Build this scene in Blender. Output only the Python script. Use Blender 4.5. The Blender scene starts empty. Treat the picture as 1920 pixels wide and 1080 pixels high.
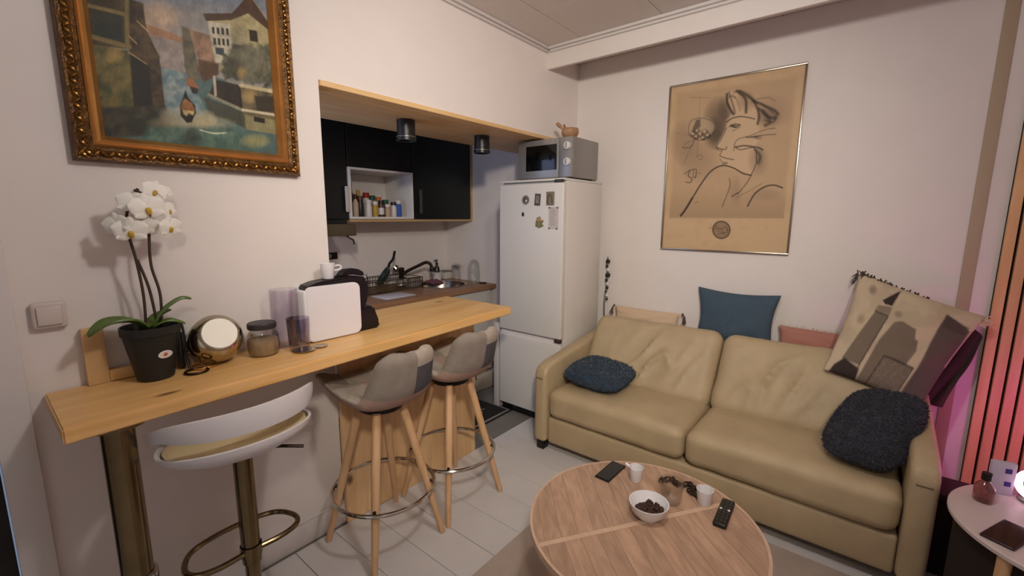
import bpy, bmesh, math, random
import numpy as np
from mathutils import Vector, Matrix, Euler, noise as mnoise

random.seed(7); np.random.seed(7)
S = bpy.context.scene
COL = S.collection
PI = math.pi

# ------------------------------------------------------------------ camera, light, exposure
H_CAM = 1.5
YAW, PITCH, ROLL, FPX = math.radians(38.974), math.radians(9.113), math.radians(0.289), 831.6
fwd = Vector((math.cos(YAW)*math.cos(PITCH), math.sin(YAW)*math.cos(PITCH), -math.sin(PITCH)))
rgt = Vector((math.sin(YAW), -math.cos(YAW), 0)); up = rgt.cross(fwd)
rgt, up = rgt*math.cos(ROLL)+up*math.sin(ROLL), up*math.cos(ROLL)-rgt*math.sin(ROLL)
cam_d = bpy.data.cameras.new('camera'); cam = bpy.data.objects.new('camera', cam_d); COL.objects.link(cam)
m3 = Matrix((rgt, up, -fwd)).transposed()
cam.matrix_world = Matrix.Translation((0, 0, H_CAM)) @ m3.to_4x4()
cam_d.sensor_fit = 'HORIZONTAL'; cam_d.sensor_width = 36; cam_d.lens = 36*FPX/1920; cam_d.clip_start = 0.02
S.camera = cam
S.view_settings.view_transform = 'Standard'; S.view_settings.look = 'None'
S.view_settings.exposure = -0.05; S.view_settings.gamma = 1.0; S.view_settings.use_curve_mapping = False
W = bpy.data.worlds.new('world'); S.world = W; W.use_nodes = True
W.node_tree.nodes['Background'].inputs[0].default_value = (0.55, 0.68, 1.0, 1); W.node_tree.nodes['Background'].inputs[1].default_value = 0.3
def light(name, kind, loc, energy, color, **kw):
    d = bpy.data.lights.new(name, kind); d.energy = energy; d.color = color
    for k, v in kw.items(): setattr(d, k, v)
    o = bpy.data.objects.new(name, d); o.location = loc; COL.objects.link(o); return o
light('ceiling_lamp_light', 'POINT', (0.93, 0.30, 2.43), 34, (1.0, 0.95, 0.93), shadow_soft_size=0.075)
# added cool fill behind the camera, on the unseen far side of the room
wl = light('rear_cool_fill', 'AREA', (-2.0, -0.2, 1.45), 4, (0.72, 0.81, 1.0), shape='RECTANGLE', size=1.8, size_y=1.9)
wl.rotation_euler = (0, -PI/2, 0)
# added fill spot behind the viewer, turned to the sofa corner and the hatch
sl = light('viewer_fill_spot', 'SPOT', (-0.30, -0.45, 2.40), 215, (1.0, 0.895, 0.785), shadow_soft_size=0.10, spot_size=math.radians(76), spot_blend=1.0)
sl.rotation_euler = (Vector((3.00, 2.05, 1.10))-Vector((-0.30, -0.45, 2.40))).to_track_quat('-Z', 'Y').to_euler()
kl = light('kitchen_cool_fill', 'AREA', (0.64, 2.75, 1.65), 6.5, (0.50, 0.62, 1.0), shape='RECTANGLE', size=0.8, size_y=0.9)   # added cool fill at the unseen end of the kitchen, no window known
kl.rotation_euler = (0, -PI/2, 0)
light('ring_lamp_light', 'POINT', (2.66, -0.74, 0.58), 3.8, (1.0, 0.05, 0.62), shadow_soft_size=0.05)

# ------------------------------------------------------------------ helpers
def lin(c):
    if isinstance(c, str): c = tuple(int(c[i:i+2], 16) for i in (0, 2, 4))
    return tuple(((v/255)/12.92 if v/255 <= .04045 else ((v/255+.055)/1.055)**2.4) for v in c)
def nt(m): return m.node_tree.nodes, m.node_tree.links
def newmat(name):
    m = bpy.data.materials.new(name); m.use_nodes = True
    n, l = nt(m); return m, n, l, n['Principled BSDF']
def setb(b, **k):
    for a, v in k.items():
        b.inputs[a].default_value = v
def M(name, c, rough=.6, metal=0., bump=0., bscale=60., var=0., vscale=6., spec=.5, trans=0., ior=1.45, emit=None, es=1., coat=0., sheen=0., rnd=0., stretch=(1, 1, 1)):
    """procedural principled material: colour mottled by noise, fine relief by noise"""
    m, n, l, b = newmat(name)
    c = lin(c) if not (isinstance(c, tuple) and max(c) <= 1.0) else c
    setb(b, **{'Base Color': (*c, 1), 'Roughness': rough, 'Metallic': metal, 'Specular IOR Level': spec, 'Transmission Weight': trans, 'IOR': ior, 'Coat Weight': coat, 'Sheen Weight': sheen})
    tc = n.new('ShaderNodeTexCoord'); mp = n.new('ShaderNodeMapping'); mp.inputs['Scale'].default_value = stretch
    l.new(tc.outputs['Object'], mp.inputs['Vector'])
    nz = n.new('ShaderNodeTexNoise'); nz.inputs['Scale'].default_value = vscale; nz.inputs['Detail'].default_value = 5
    l.new(mp.outputs[0], nz.inputs['Vector'])
    mr = n.new('ShaderNodeMapRange'); mr.inputs[1].default_value = .3; mr.inputs[2].default_value = .7
    mr.inputs[3].default_value = 1-var; mr.inputs[4].default_value = 1+var; l.new(nz.outputs[0], mr.inputs[0])
    vv = mr.outputs[0]
    if rnd:
        oi = n.new('ShaderNodeObjectInfo'); r2 = n.new('ShaderNodeMapRange'); r2.inputs[3].default_value = 1-rnd; r2.inputs[4].default_value = 1+rnd
        l.new(oi.outputs['Random'], r2.inputs[0]); mu = n.new('ShaderNodeMath'); mu.operation = 'MULTIPLY'
        l.new(vv, mu.inputs[0]); l.new(r2.outputs[0], mu.inputs[1]); vv = mu.outputs[0]
    mx = n.new('ShaderNodeVectorMath'); mx.operation = 'SCALE'; mx.inputs[0].default_value = c; l.new(vv, mx.inputs['Scale'])
    l.new(mx.outputs[0], b.inputs['Base Color'])
    if bump:
        n2 = n.new('ShaderNodeTexNoise'); n2.inputs['Scale'].default_value = bscale; n2.inputs['Detail'].default_value = 3
        l.new(mp.outputs[0], n2.inputs['Vector'])
        bp = n.new('ShaderNodeBump'); bp.inputs['Strength'].default_value = bump; bp.inputs['Distance'].default_value = .01
        l.new(n2.outputs[0], bp.inputs['Height']); l.new(bp.outputs[0], b.inputs['Normal'])
    if emit: setb(b, **{'Emission Color': (*lin(emit), 1), 'Emission Strength': es})
    return m
def wood(name, c1, c2, stretch=(2, 30, 30), knots=0., rough=.5, kc=(70, 38, 14), kscale=(3, 7, 7), rnd=0., coat=0.):
    m, n, l, b = newmat(name)
    setb(b, Roughness=rough, **{'Coat Weight': coat})
    tc = n.new('ShaderNodeTexCoord'); mp = n.new('ShaderNodeMapping'); mp.inputs['Scale'].default_value = stretch
    l.new(tc.outputs['Object'], mp.inputs['Vector'])
    vec = mp.outputs[0]
    if rnd:
        oi = n.new('ShaderNodeObjectInfo'); va = n.new('ShaderNodeVectorMath'); va.operation = 'MULTIPLY_ADD'
        cb = n.new('ShaderNodeCombineXYZ'); l.new(oi.outputs['Random'], cb.inputs[0]); l.new(oi.outputs['Random'], cb.inputs[1])
        va.inputs[1].default_value = (57, 91, 33); l.new(cb.outputs[0], va.inputs[0]); l.new(vec, va.inputs[2]); vec = va.outputs[0]
    nz = n.new('ShaderNodeTexNoise'); nz.inputs['Scale'].default_value = 1; nz.inputs['Detail'].default_value = 6; nz.inputs['Distortion'].default_value = .6
    l.new(vec, nz.inputs['Vector'])
    cr = n.new('ShaderNodeValToRGB'); cr.color_ramp.elements[0].color = (*lin(c1), 1); cr.color_ramp.elements[1].color = (*lin(c2), 1)
    cr.color_ramp.elements[0].position = .32; cr.color_ramp.elements[1].position = .68
    l.new(nz.outputs[0], cr.inputs[0]); out = cr.outputs[0]
    if knots:
        m2 = n.new('ShaderNodeMapping'); m2.inputs['Scale'].default_value = kscale; l.new(tc.outputs['Object'], m2.inputs['Vector'])
        vo = n.new('ShaderNodeTexVoronoi'); vo.inputs['Scale'].default_value = 1; l.new(m2.outputs[0], vo.inputs['Vector'])
        mr = n.new('ShaderNodeMapRange'); mr.inputs[1].default_value = knots*.4; mr.inputs[2].default_value = knots; mr.inputs[3].default_value = .85; mr.inputs[4].default_value = 0
        l.new(vo.outputs['Distance'], mr.inputs[0])
        mx = n.new('ShaderNodeMix'); mx.data_type = 'RGBA'; mx.inputs[7].default_value = (*lin(kc), 1)
        l.new(mr.outputs[0], mx.inputs[0]); l.new(out, mx.inputs[6]); out = mx.outputs[2]
    if rnd:
        r2 = n.new('ShaderNodeMapRange'); r2.inputs[3].default_value = 1-rnd; r2.inputs[4].default_value = 1+rnd
        l.new(oi.outputs['Random'], r2.inputs[0]); sc = n.new('ShaderNodeVectorMath'); sc.operation = 'SCALE'
        l.new(out, sc.inputs[0]); l.new(r2.outputs[0], sc.inputs['Scale']); out = sc.outputs[0]
    l.new(out, b.inputs['Base Color'])
    bp = n.new('ShaderNodeBump'); bp.inputs['Strength'].default_value = .12; bp.inputs['Distance'].default_value = .004
    l.new(nz.outputs[0], bp.inputs['Height']); l.new(bp.outputs[0], b.inputs['Normal'])
    return m
def painted(name, rough=.6, bump=0., bscale=80, spec=.3):
    m, n, l, b = newmat(name); setb(b, Roughness=rough, **{'Specular IOR Level': spec})
    a = n.new('ShaderNodeVertexColor'); a.layer_name = 'Col'; l.new(a.outputs[0], b.inputs['Base Color'])
    if bump:
        tc = n.new('ShaderNodeTexCoord'); nz = n.new('ShaderNodeTexNoise'); nz.inputs['Scale'].default_value = bscale; l.new(tc.outputs['Object'], nz.inputs['Vector'])
        bp = n.new('ShaderNodeBump'); bp.inputs['Strength'].default_value = bump; bp.inputs['Distance'].default_value = .006
        l.new(nz.outputs[0], bp.inputs['Height']); l.new(bp.outputs[0], b.inputs['Normal'])
    return m
def glass(name, c=(1, 1, 1), rough=.03, t=.75):
    """thin-walled glass: a mix of clear and glossy, so that light passes"""
    m, n, l, b = newmat(name); n.remove(b)
    out = n['Material Output']; tr = n.new('ShaderNodeBsdfTransparent'); tr.inputs[0].default_value = (*c, 1)
    gl = n.new('ShaderNodeBsdfGlossy'); gl.inputs['Roughness'].default_value = rough
    fr = n.new('ShaderNodeLayerWeight'); fr.inputs[0].default_value = .25
    mr = n.new('ShaderNodeMapRange'); mr.inputs[3].default_value = .04; mr.inputs[4].default_value = 1-t+.35; l.new(fr.outputs['Facing'], mr.inputs[0])
    mx = n.new('ShaderNodeMixShader'); l.new(mr.outputs[0], mx.inputs[0]); l.new(tr.outputs[0], mx.inputs[1]); l.new(gl.outputs[0], mx.inputs[2])
    l.new(mx.outputs[0], out.inputs[0]); return m

class G:
    """a bag of world-space geometry; build() turns it into ONE mesh object"""
    def __init__(s): s.v = []; s.f = []; s.m = []; s.n = 0
    def add(s, V, F, m=0, T=None):
        V = np.asarray(V, float)
        if T is not None:
            A = np.array(T); V = V @ A[:3, :3].T + A[:3, 3]
        s.v.append(V); s.f += [tuple(int(i)+s.n for i in f) for f in F]; s.m += [m]*len(F) if isinstance(m, int) else list(m); s.n += len(V); return s
    def bm(s, b, m=0, T=None):
        b.verts.ensure_lookup_table(); b.verts.index_update()
        V = [v.co[:] for v in b.verts]; F = [[v.index for v in f.verts] for f in b.faces]; b.free(); return s.add(V, F, m, T)
    def box(s, x0, x1, y0, y1, z0, z1, m=0, T=None, r=0., seg=2):
        if r <= 0:
            V = [(x, y, z) for x in (x0, x1) for y in (y0, y1) for z in (z0, z1)]
            F = [(0, 1, 3, 2), (4, 6, 7, 5), (0, 4, 5, 1), (2, 3, 7, 6), (0, 2, 6, 4), (1, 5, 7, 3)]
            return s.add(V, F, m, T)
        b = bmesh.new(); bmesh.ops.create_cube(b, size=1)
        for v in b.verts: v.co = Vector(((x0+x1)/2+v.co.x*(x1-x0), (y0+y1)/2+v.co.y*(y1-y0), (z0+z1)/2+v.co.z*(z1-z0)))
        r = min(r, .49*min(x1-x0, y1-y0, z1-z0))
        bmesh.ops.bevel(b, geom=b.edges[:], offset=r, segments=seg, affect='EDGES', profile=.5)
        return s.bm(b, m, T)
    def lathe(s, prof, c=(0, 0, 0), n=32, m=0, T=None, sx=1, sy=1, cap=True):
        V = []; F = []; k = len(prof)
        for r, z in prof:
            for i in range(n):
                a = 2*PI*i/n; V.append((c[0]+r*sx*math.cos(a), c[1]+r*sy*math.sin(a), c[2]+z))
        for j in range(k-1):
            for i in range(n): F.append((j*n+i, j*n+(i+1) % n, (j+1)*n+(i+1) % n, (j+1)*n+i))
        if cap:
            if prof[0][0] > 1e-5: F.append(tuple(range(n))[::-1])
            if prof[-1][0] > 1e-5: F.append(tuple((k-1)*n+i for i in range(n)))
        return s.add(V, F, m, T)
    def cyl(s, p0, p1, r0, r1=None, n=16, m=0):
        r1 = r0 if r1 is None else r1; return s.tube([p0, p1], [r0, r1], n, m)
    def tube(s, P, r, n=8, m=0, closed=False, cap=True):
        P = [Vector(p) for p in P]; k = len(P); R = r if isinstance(r, (list, tuple)) else [r]*k
        V = []; F = []; prev = None
        for i, p in enumerate(P):
            a = P[(i-1) % k] if (closed or i > 0) else p; b = P[(i+1) % k] if (closed or i < k-1) else p
            t = (b-a).normalized()
            if prev is None:
                u = t.orthogonal().normalized()
            else:
                u = prev-t*prev.dot(t); u = u.normalized() if u.length > 1e-6 else t.orthogonal().normalized()
            prev = u; w = t.cross(u)
            for j in range(n):
                q = 2*PI*j/n; V.append(p+(u*math.cos(q)+w*math.sin(q))*R[i])
        for i in range(k if closed else k-1):
            for j in range(n): F.append((i*n+j, i*n+(j+1) % n, ((i+1) % k)*n+(j+1) % n, ((i+1) % k)*n+j))
        if cap and not closed: F.append(tuple(range(n))[::-1]); F.append(tuple((k-1)*n+j for j in range(n)))
        return s.add([v[:] for v in V], F, m)
    def prism(s, poly, z0, z1, m=0, T=None, zf=None):
        n = len(poly); z = zf or (lambda x, y: 0)
        V = [(x, y, z0+z(x, y)) for x, y in poly]+[(x, y, z1+z(x, y)) for x, y in poly]
        F = [tuple(range(n))[::-1], tuple(range(n, 2*n))]+[(i, (i+1) % n, n+(i+1) % n, n+i) for i in range(n)]
        return s.add(V, F, m, T)
    def grid(s, P, m=0, T=None, wrapu=False):
        """P: (nu, nv, 3) array"""
        P = np.asarray(P); nu, nv = P.shape[:2]; F = []
        for i in range(nu if wrapu else nu-1):
            for j in range(nv-1): F.append((i*nv+j, ((i+1) % nu)*nv+j, ((i+1) % nu)*nv+j+1, i*nv+j+1))
        return s.add(P.reshape(-1, 3), F, m, T)
    def shell(s, P, th, m=0, m2=None, mf=None, T=None):
        """thick sheet: grid P plus an offset copy, closed at the rim"""
        P = np.asarray(P, float); nu, nv = P.shape[:2]
        du = np.gradient(P, axis=0); dv = np.gradient(P, axis=1); N = np.cross(du, dv); N /= np.linalg.norm(N, axis=2, keepdims=True)+1e-12
        th = th[..., None] if isinstance(th, np.ndarray) else th
        Q = P-N*th; V = np.concatenate([P.reshape(-1, 3), Q.reshape(-1, 3)]); o = nu*nv; F = []; mm = []
        for i in range(nu-1):
            for j in range(nv-1):
                a = (i*nv+j, (i+1)*nv+j, (i+1)*nv+j+1, i*nv+j+1); k1 = mf(i, j) if mf else m
                F.append(a); mm.append(k1); F.append(tuple(x+o for x in a[::-1])); mm.append(k1 if m2 is None else m2)
        rim = [(i, 0) for i in range(nu)]+[(nu-1, j) for j in range(1, nv)]+[(i, nv-1) for i in range(nu-2, -1, -1)]+[(0, j) for j in range(nv-2, 0, -1)]
        for a in range(len(rim)):
            p = rim[a][0]*nv+rim[a][1]; q = rim[(a+1) % len(rim)][0]*nv+rim[(a+1) % len(rim)][1]; F.append((q, p, p+o, q+o)); mm.append(m if m2 is None else m2)
        return s.add(V, F, mm, T)
    def soft(s, size, r, n=14, disp=None, T=None, m=0):
        """rounded block from six grids, welded, with a displacement disp(P, N) -> distance"""
        b = bmesh.new(); bmesh.ops.create_cube(b, size=2); bmesh.ops.subdivide_edges(b, edges=b.edges[:], cuts=n, use_grid_fill=True)
        b.verts.ensure_lookup_table(); b.verts.index_update()
        U = np.array([v.co[:] for v in b.verts]); F = [[v.index for v in f.verts] for f in b.faces]; b.free()
        hs = np.array(size)/2; P = U*hs; r = min(r, .98*hs.min()); C = np.clip(P, -(hs-r), hs-r); D = P-C
        L = np.linalg.norm(D, axis=1, keepdims=True); Nn = np.where(L > 1e-9, D/np.maximum(L, 1e-9), 0)
        P = np.where(L > 1e-9, C+Nn*r, P)
        bad = L[:, 0] < 1e-9
        if disp is not None: P = P+Nn*np.asarray(disp(P, Nn)).reshape(-1, 1)
        return s.add(P, F, m, T)
    def build(s, name, mat, parent=None, smooth=True, ang=35, off=None):
        V = np.concatenate(s.v)
        if parent is not None: off = OFF[parent.name]
        off = np.array(off if off is not None else (0, 0, 0)); V = V-off
        me = bpy.data.meshes.new(name); me.from_pydata(V.tolist(), [], s.f)
        mats = mat if isinstance(mat, (list, tuple)) else [mat]
        for k in mats: me.materials.append(k)
        if len(mats) > 1: me.polygons.foreach_set('material_index', s.m)
        b = bmesh.new(); b.from_mesh(me); bmesh.ops.recalc_face_normals(b, faces=b.faces); b.to_mesh(me); b.free()
        if smooth:
            me.polygons.foreach_set('use_smooth', [True]*len(me.polygons)); me.set_sharp_from_angle(angle=math.radians(ang))
        me.update(); o = bpy.data.objects.new(name, me); COL.objects.link(o)
        if parent is not None: o.parent = parent
        else: o.location = off
        OFF[o.name] = off
        return o
OFF = {}
def tag(o, label=None, cat=None, group=None, kind=None):
    if label: o['label'] = label
    if cat: o['category'] = cat
    if group: o['group'] = group
    if kind: o['kind'] = kind
    return o
def thing(name, label, cat, loc, group=None, rz=0.):
    o = bpy.data.objects.new(name, None); COL.objects.link(o); o.location = loc; o.empty_display_size = .05
    OFF[o.name] = np.array(loc, float); return tag(o, label, cat, group)
def struct(name, g, mat, **k):
    return tag(g.build(name, mat, **k), kind='structure')
def dup(root, loc, label, rz=0., group=None, name=None):
    r = root.copy(); COL.objects.link(r); r.location = loc; r.rotation_euler = (0, 0, rz); r['label'] = label
    if group: r['group'] = group
    OFF[r.name] = np.array(loc, float)
    for ch in list(root.children):
        c = ch.copy(); COL.objects.link(c); c.parent = r; OFF[c.name] = OFF[r.name]
        for q in list(ch.children):
            d = q.copy(); COL.objects.link(d); d.parent = c
    return r
def TM(loc=(0, 0, 0), rot=(0, 0, 0)): return Matrix.Translation(loc) @ Euler(rot, 'XYZ').to_matrix().to_4x4()
def basis(o, ex, ey, ez):
    m = Matrix((Vector(ex).normalized(), Vector(ey).normalized(), Vector(ez).normalized())).transposed().to_4x4()
    return Matrix.Translation(o) @ m
def spline(P, n=8, closed=False):
    P = [np.array(p, float) for p in P]; k = len(P); out = []
    for i in range(k if closed else k-1):
        g = (lambda a: P[a % k]) if closed else (lambda a: P[min(max(a, 0), k-1)])
        a, b, c, d = g(i-1), g(i), g(i+1), g(i+2)
        for t in np.linspace(0, 1, n, endpoint=False):
            out.append(.5*((2*b)+(c-a)*t+(2*a-5*b+4*c-d)*t*t+(3*b-a-3*c+d)*t**3))
    if not closed: out.append(P[-1])
    return [tuple(p) for p in out]
# ---- painting on vertices of a fine grid (flat prints only)
def vnoise(x, y, sc, seed=0):
    x = np.asarray(x)*sc+seed*17.3; y = np.asarray(y)*sc+seed*9.7
    xi = np.floor(x).astype(int); yi = np.floor(y).astype(int); fx = x-xi; fy = y-yi; fx = fx*fx*(3-2*fx); fy = fy*fy*(3-2*fy)
    h = lambda a, b: (np.sin(a*127.1+b*311.7)*43758.5453) % 1.0
    return (h(xi, yi)*(1-fx)+h(xi+1, yi)*fx)*(1-fy)+(h(xi, yi+1)*(1-fx)+h(xi+1, yi+1)*fx)*fy
def fbm(x, y, sc, seed=0): return .55*vnoise(x, y, sc, seed)+.3*vnoise(x, y, sc*2.1, seed+1)+.15*vnoise(x, y, sc*4.3, seed+2)
def dpoly(x, y, P, closed=True):
    d = np.full(np.shape(x), 1e9); P = list(P); k = len(P)
    for i in range(k if closed else k-1):
        a = P[i]; b = P[(i+1) % k]; ex, ey = b[0]-a[0], b[1]-a[1]; L = ex*ex+ey*ey+1e-12
        t = np.clip(((x-a[0])*ex+(y-a[1])*ey)/L, 0, 1); d = np.minimum(d, np.hypot(x-a[0]-t*ex, y-a[1]-t*ey))
    return d
def inside(x, y, P):
    c = np.zeros(np.shape(x), bool); k = len(P)
    for i in range(k):
        a = P[i]; b = P[i-1]
        if a[1] == b[1]: continue
        c ^= ((a[1] > y) != (b[1] > y)) & (x < (b[0]-a[0])*(y-a[1])/(b[1]-a[1])+a[0])
    return c
class Paint:
    def __init__(s, x, y, base): s.x = x; s.y = y; s.c = np.ones(x.shape+(3,))*np.array(lin(base))
    def mix(s, a, col): a = np.clip(a, 0, 1)[..., None]; s.c = s.c*(1-a)+np.array(lin(col))*a; return s
    def poly(s, P, col, soft=4, op=1., col2=None, wob=0):
        x, y = s.x, s.y
        if wob: x = x+wob*(fbm(x, y, .03, 3)-.5); y = y+wob*(fbm(x, y, .03, 8)-.5)
        d = dpoly(x, y, P); sd = np.where(inside(x, y, P), d, -d); a = np.clip(sd/soft+.5, 0, 1)*op
        if col2 is not None:
            k = fbm(s.x, s.y, .02, 5); s.mix(a, col); return s.mix(a*np.clip((k-.4)*3, 0, 1), col2)
        return s.mix(a, col)
    def line(s, P, w, col, soft=2, op=1., smooth=True, taper=False):
        Q = [p for p in (spline(P, 6) if smooth and len(P) > 2 else P)]
        d = dpoly(s.x, s.y, Q, False); return s.mix(np.clip((w/2-d)/soft+.5, 0, 1)*op, col)
    def blob(s, cx, cy, rx, ry, col, op=1., p=1.):
        q = ((s.x-cx)/rx)**2+((s.y-cy)/ry)**2; return s.mix(np.clip(1-q, 0, 1)**p*op, col)
def homog(src, dst):
    A = []; b = []
    for (x, y), (u, v) in zip(src, dst):
        A += [[x, y, 1, 0, 0, 0, -u*x, -u*y], [0, 0, 0, x, y, 1, -v*x, -v*y]]; b += [u, v]
    h = np.linalg.solve(np.array(A, float), np.array(b, float)); return np.append(h, 1).reshape(3, 3)
def happly(Hm, x, y):
    w = Hm[2, 0]*x+Hm[2, 1]*y+Hm[2, 2]; return (Hm[0, 0]*x+Hm[0, 1]*y+Hm[0, 2])/w, (Hm[1, 0]*x+Hm[1, 1]*y+Hm[1, 2])/w
def setcol(o, C):
    a = o.data.color_attributes.new('Col', 'FLOAT_COLOR', 'POINT'); C = np.clip(C.reshape(-1, 3), 0, 1)
    a.data.foreach_set('color', np.c_[C, np.ones(len(C))].astype(np.float32).ravel())
# ------------------------------------------------------------------ materials
mWall = M('wall_paint', (226, 218, 211), .75, bump=.10, bscale=14, var=.015)
mCeil = M('ceiling_paint', (216, 208, 200), .8, bump=.05, bscale=30, var=.02)
mTrim = M('white_gloss_paint', (214, 208, 203), .35, var=.01)
mBoard = M('white_floor_paint', (206, 202, 199), .42, bump=.05, bscale=18, var=.035, vscale=5, rnd=.025)
mGap = M('dark_gap', (96, 88, 82), .9)
mKFloor = M('grey_lino', (120, 116, 110), .5, var=.08)
mPine = wood('pine', (220, 170, 102), (236, 193, 130), (2.0, 26, 26), knots=.14, kscale=(3.2, 8.5, 8.5), rough=.38, kc=(96, 50, 18))
mPineP = wood('pine_panel', (200, 158, 104), (218, 180, 130), (22, 22, 1.8), knots=.15, kscale=(6.5, 6.5, 4.2), rough=.5, kc=(92, 52, 24))
mOakE = wood('oak_edge', (176, 142, 96), (196, 164, 116), (2, 24, 24))
mLeg = wood('beech_leg', (200, 158, 114), (216, 176, 134), (30, 30, 3))
mBrown = wood('brown_worktop', (146, 106, 76), (170, 128, 96), (2, 22, 22), rough=.4)
mBlackC = M('black_cabinet', (16, 19, 17), .42, var=.1)
mWhiteC = M('white_laminate', (216, 212, 205), .4)
mWhitePl = M('white_plastic', (224, 221, 222), .28)
mCream = M('cream_leather', (214, 196, 152), .5, bump=.05, bscale=200)
mFridge = M('fridge_white', (214, 210, 202), .38, bump=.02, bscale=300)
mSilver = M('silver_paint', (150, 148, 144), .38, metal=.55)
mChrome = M('chrome', (205, 202, 196), .12, metal=1.)
mBrush = M('brushed_steel', (184, 178, 166), .48, metal=.6, stretch=(1, 1, 40), bump=.05, bscale=60)
mDkChr = M('aged_chrome', (128, 112, 84), .2, metal=1., var=.12, vscale=14)
mSteel = M('polished_steel', (178, 166, 142), .14, metal=1.)
mBlk = M('black_plastic', (20, 19, 18), .4)
mBlkG = M('black_glass', (10, 11, 11), .12)
mDkMetal = M('dark_bronze', (60, 48, 40), .35, metal=.7)
mLeather = M('beige_leather', (180, 160, 126), .5, bump=.16, bscale=420, var=.07, vscale=7)
mSeam = M('leather_seam', (96, 74, 46), .6)
mBlueF = M('blue_fur', (36, 56, 74), .85, var=.25, vscale=40, sheen=.3)
mDarkF = M('charcoal_fur', (46, 47, 58), .88, var=.3, vscale=40, sheen=.3)
mBlueP = M('blue_cotton', (66, 84, 98), .85, bump=.3, bscale=350, var=.06, vscale=30)
mPink = M('pink_cotton', (174, 120, 104), .85, bump=.2, bscale=300)
mCreamP = M('cream_cotton', (206, 180, 150), .85, bump=.2, bscale=300)
mTassel = M('brown_tassel', (92, 72, 62), .9, var=.2)
mGold = M('copper_gilt', (190, 138, 78), .36, metal=.75, var=.12, vscale=18)
mGiltDk = M('dark_gilt', (92, 62, 26), .4, metal=.55, bump=.5, bscale=70, var=.4, vscale=40)
mCopper = M('steel_frame', (176, 166, 150), .25, metal=1.)
mLeaf = M('leaf_green', (84, 108, 40), .4, var=.15)
mStem = M('stem_brown', (64, 48, 36), .6, var=.2)
mPetal = M('white_petal', (232, 228, 218), .6, sheen=.2)
mLip = M('yellow_lip', (196, 160, 60), .6)
mPot = M('pot_dark', (34, 34, 30), .5, var=.1)
mSoil = M('bark_soil', (44, 34, 26), .95, bump=.8, bscale=60)
mGlass = glass('clear_glass', (.93, .94, .93)); mPurple = glass('purple_glass', (.86, .83, .90), t=.85); mPurple2 = glass('lilac_glass', (.955, .94, .97), t=.95)
mGlassT = glass('smoky_jar_glass', (.93, .92, .90))
mRug = M('beige_rug', (192, 176, 162), .95, bump=.6, bscale=260, var=.07, vscale=9)
mFelt = M('black_felt', (30, 20, 16), .95)
mSlat = wood('oak_slat', (208, 160, 110), (224, 178, 130), (30, 30, 2), rnd=.06)
mRed = M('red', (150, 40, 30)); mOrange = M('orange', (190, 110, 60)); mGreen = M('green', (34, 84, 60)); mBlue = M('blue_label', (50, 90, 170)); mYel = M('mustard', (176, 144, 60)); mBrownJ = M('brown_jar', (84, 54, 40), .4); mGrey = M('grey_plastic', (120, 116, 110), .5)

# ------------------------------------------------------------------ room shell
YA, XB, ZC = 1.90, 3.155, 2.66
fl = struct('floor', G().box(-2.2, XB, -1.7, 1.875, -.06, -.018), mGap, smooth=False)
bw = .186; x = -2.2; bi = 0; boards = []
while x < XB-.01:
    x1 = min(x+bw, XB); cuts = [-1.7]+sorted(random.uniform(-1.2, 1.5) for _ in range(1))+[1.875]
    for a, b in zip(cuts, cuts[1:]):
        z = random.uniform(-.0012, 0)
        G().box(x+.0012, x1-.0012, a+.001, b-.001, -.018, z, r=.0012, seg=1).build('floor_board', mBoard, fl)
    x = x1
struct('floor_kitchen', G().box(.6, XB, 1.875, 3.43, -.06, -.001), mKFloor)
w = G()   # left wall with the doorway and the kitchen hatch
w.box(-2.2, -.86, YA, YA+.12, 0, ZC).box(-.86, -.008, YA, YA+.12, 2.08, ZC).box(-.008, 1.033, YA, YA+.12, 0, ZC).box(1.033, XB, YA, YA+.12, 2.072, ZC)
struct('wall_left', w, mWall, smooth=False)
struct('wall_right', G().box(XB, XB+.1, -1.8, 3.53, -.06, ZC), mWall, smooth=False)
struct('wall_kitchen', G().box(.6, XB, 3.43, 3.53, -.06, ZC).box(.5, .6, YA+.12, 3.53, -.06, ZC), mWall, smooth=False)
struct('wall_back', G().box(-2.3, -2.2, -1.8, YA+.12, -.06, ZC), mWall, smooth=False)
struct('wall_front', G().box(-2.2, XB, -1.8, -1.7, -.06, ZC), mWall, smooth=False)
cl = struct('ceiling', G().box(-2.3, XB+.1, -1.8, 3.53, ZC+.012, ZC+.1), mGap, smooth=False)
xs = [-2.2, -1.3, .1, 1.0, 2.235, XB]; ys = [-1.7, -1.08, -.54, 0, .54, 1.08, 1.62, YA]
for i in range(len(xs)-1):
    for j in range(len(ys)-1):
        G().box(xs[i]+.0015, xs[i+1]-.0015, ys[j]+.0015, ys[j+1]-.0015, ZC, ZC+.012, r=.002, seg=1).build('ceiling_panel', mCeil, cl)
G().box(.6, XB, YA+.12, 3.43, ZC, ZC+.012).build('ceiling_panel', mCeil, cl)
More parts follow.
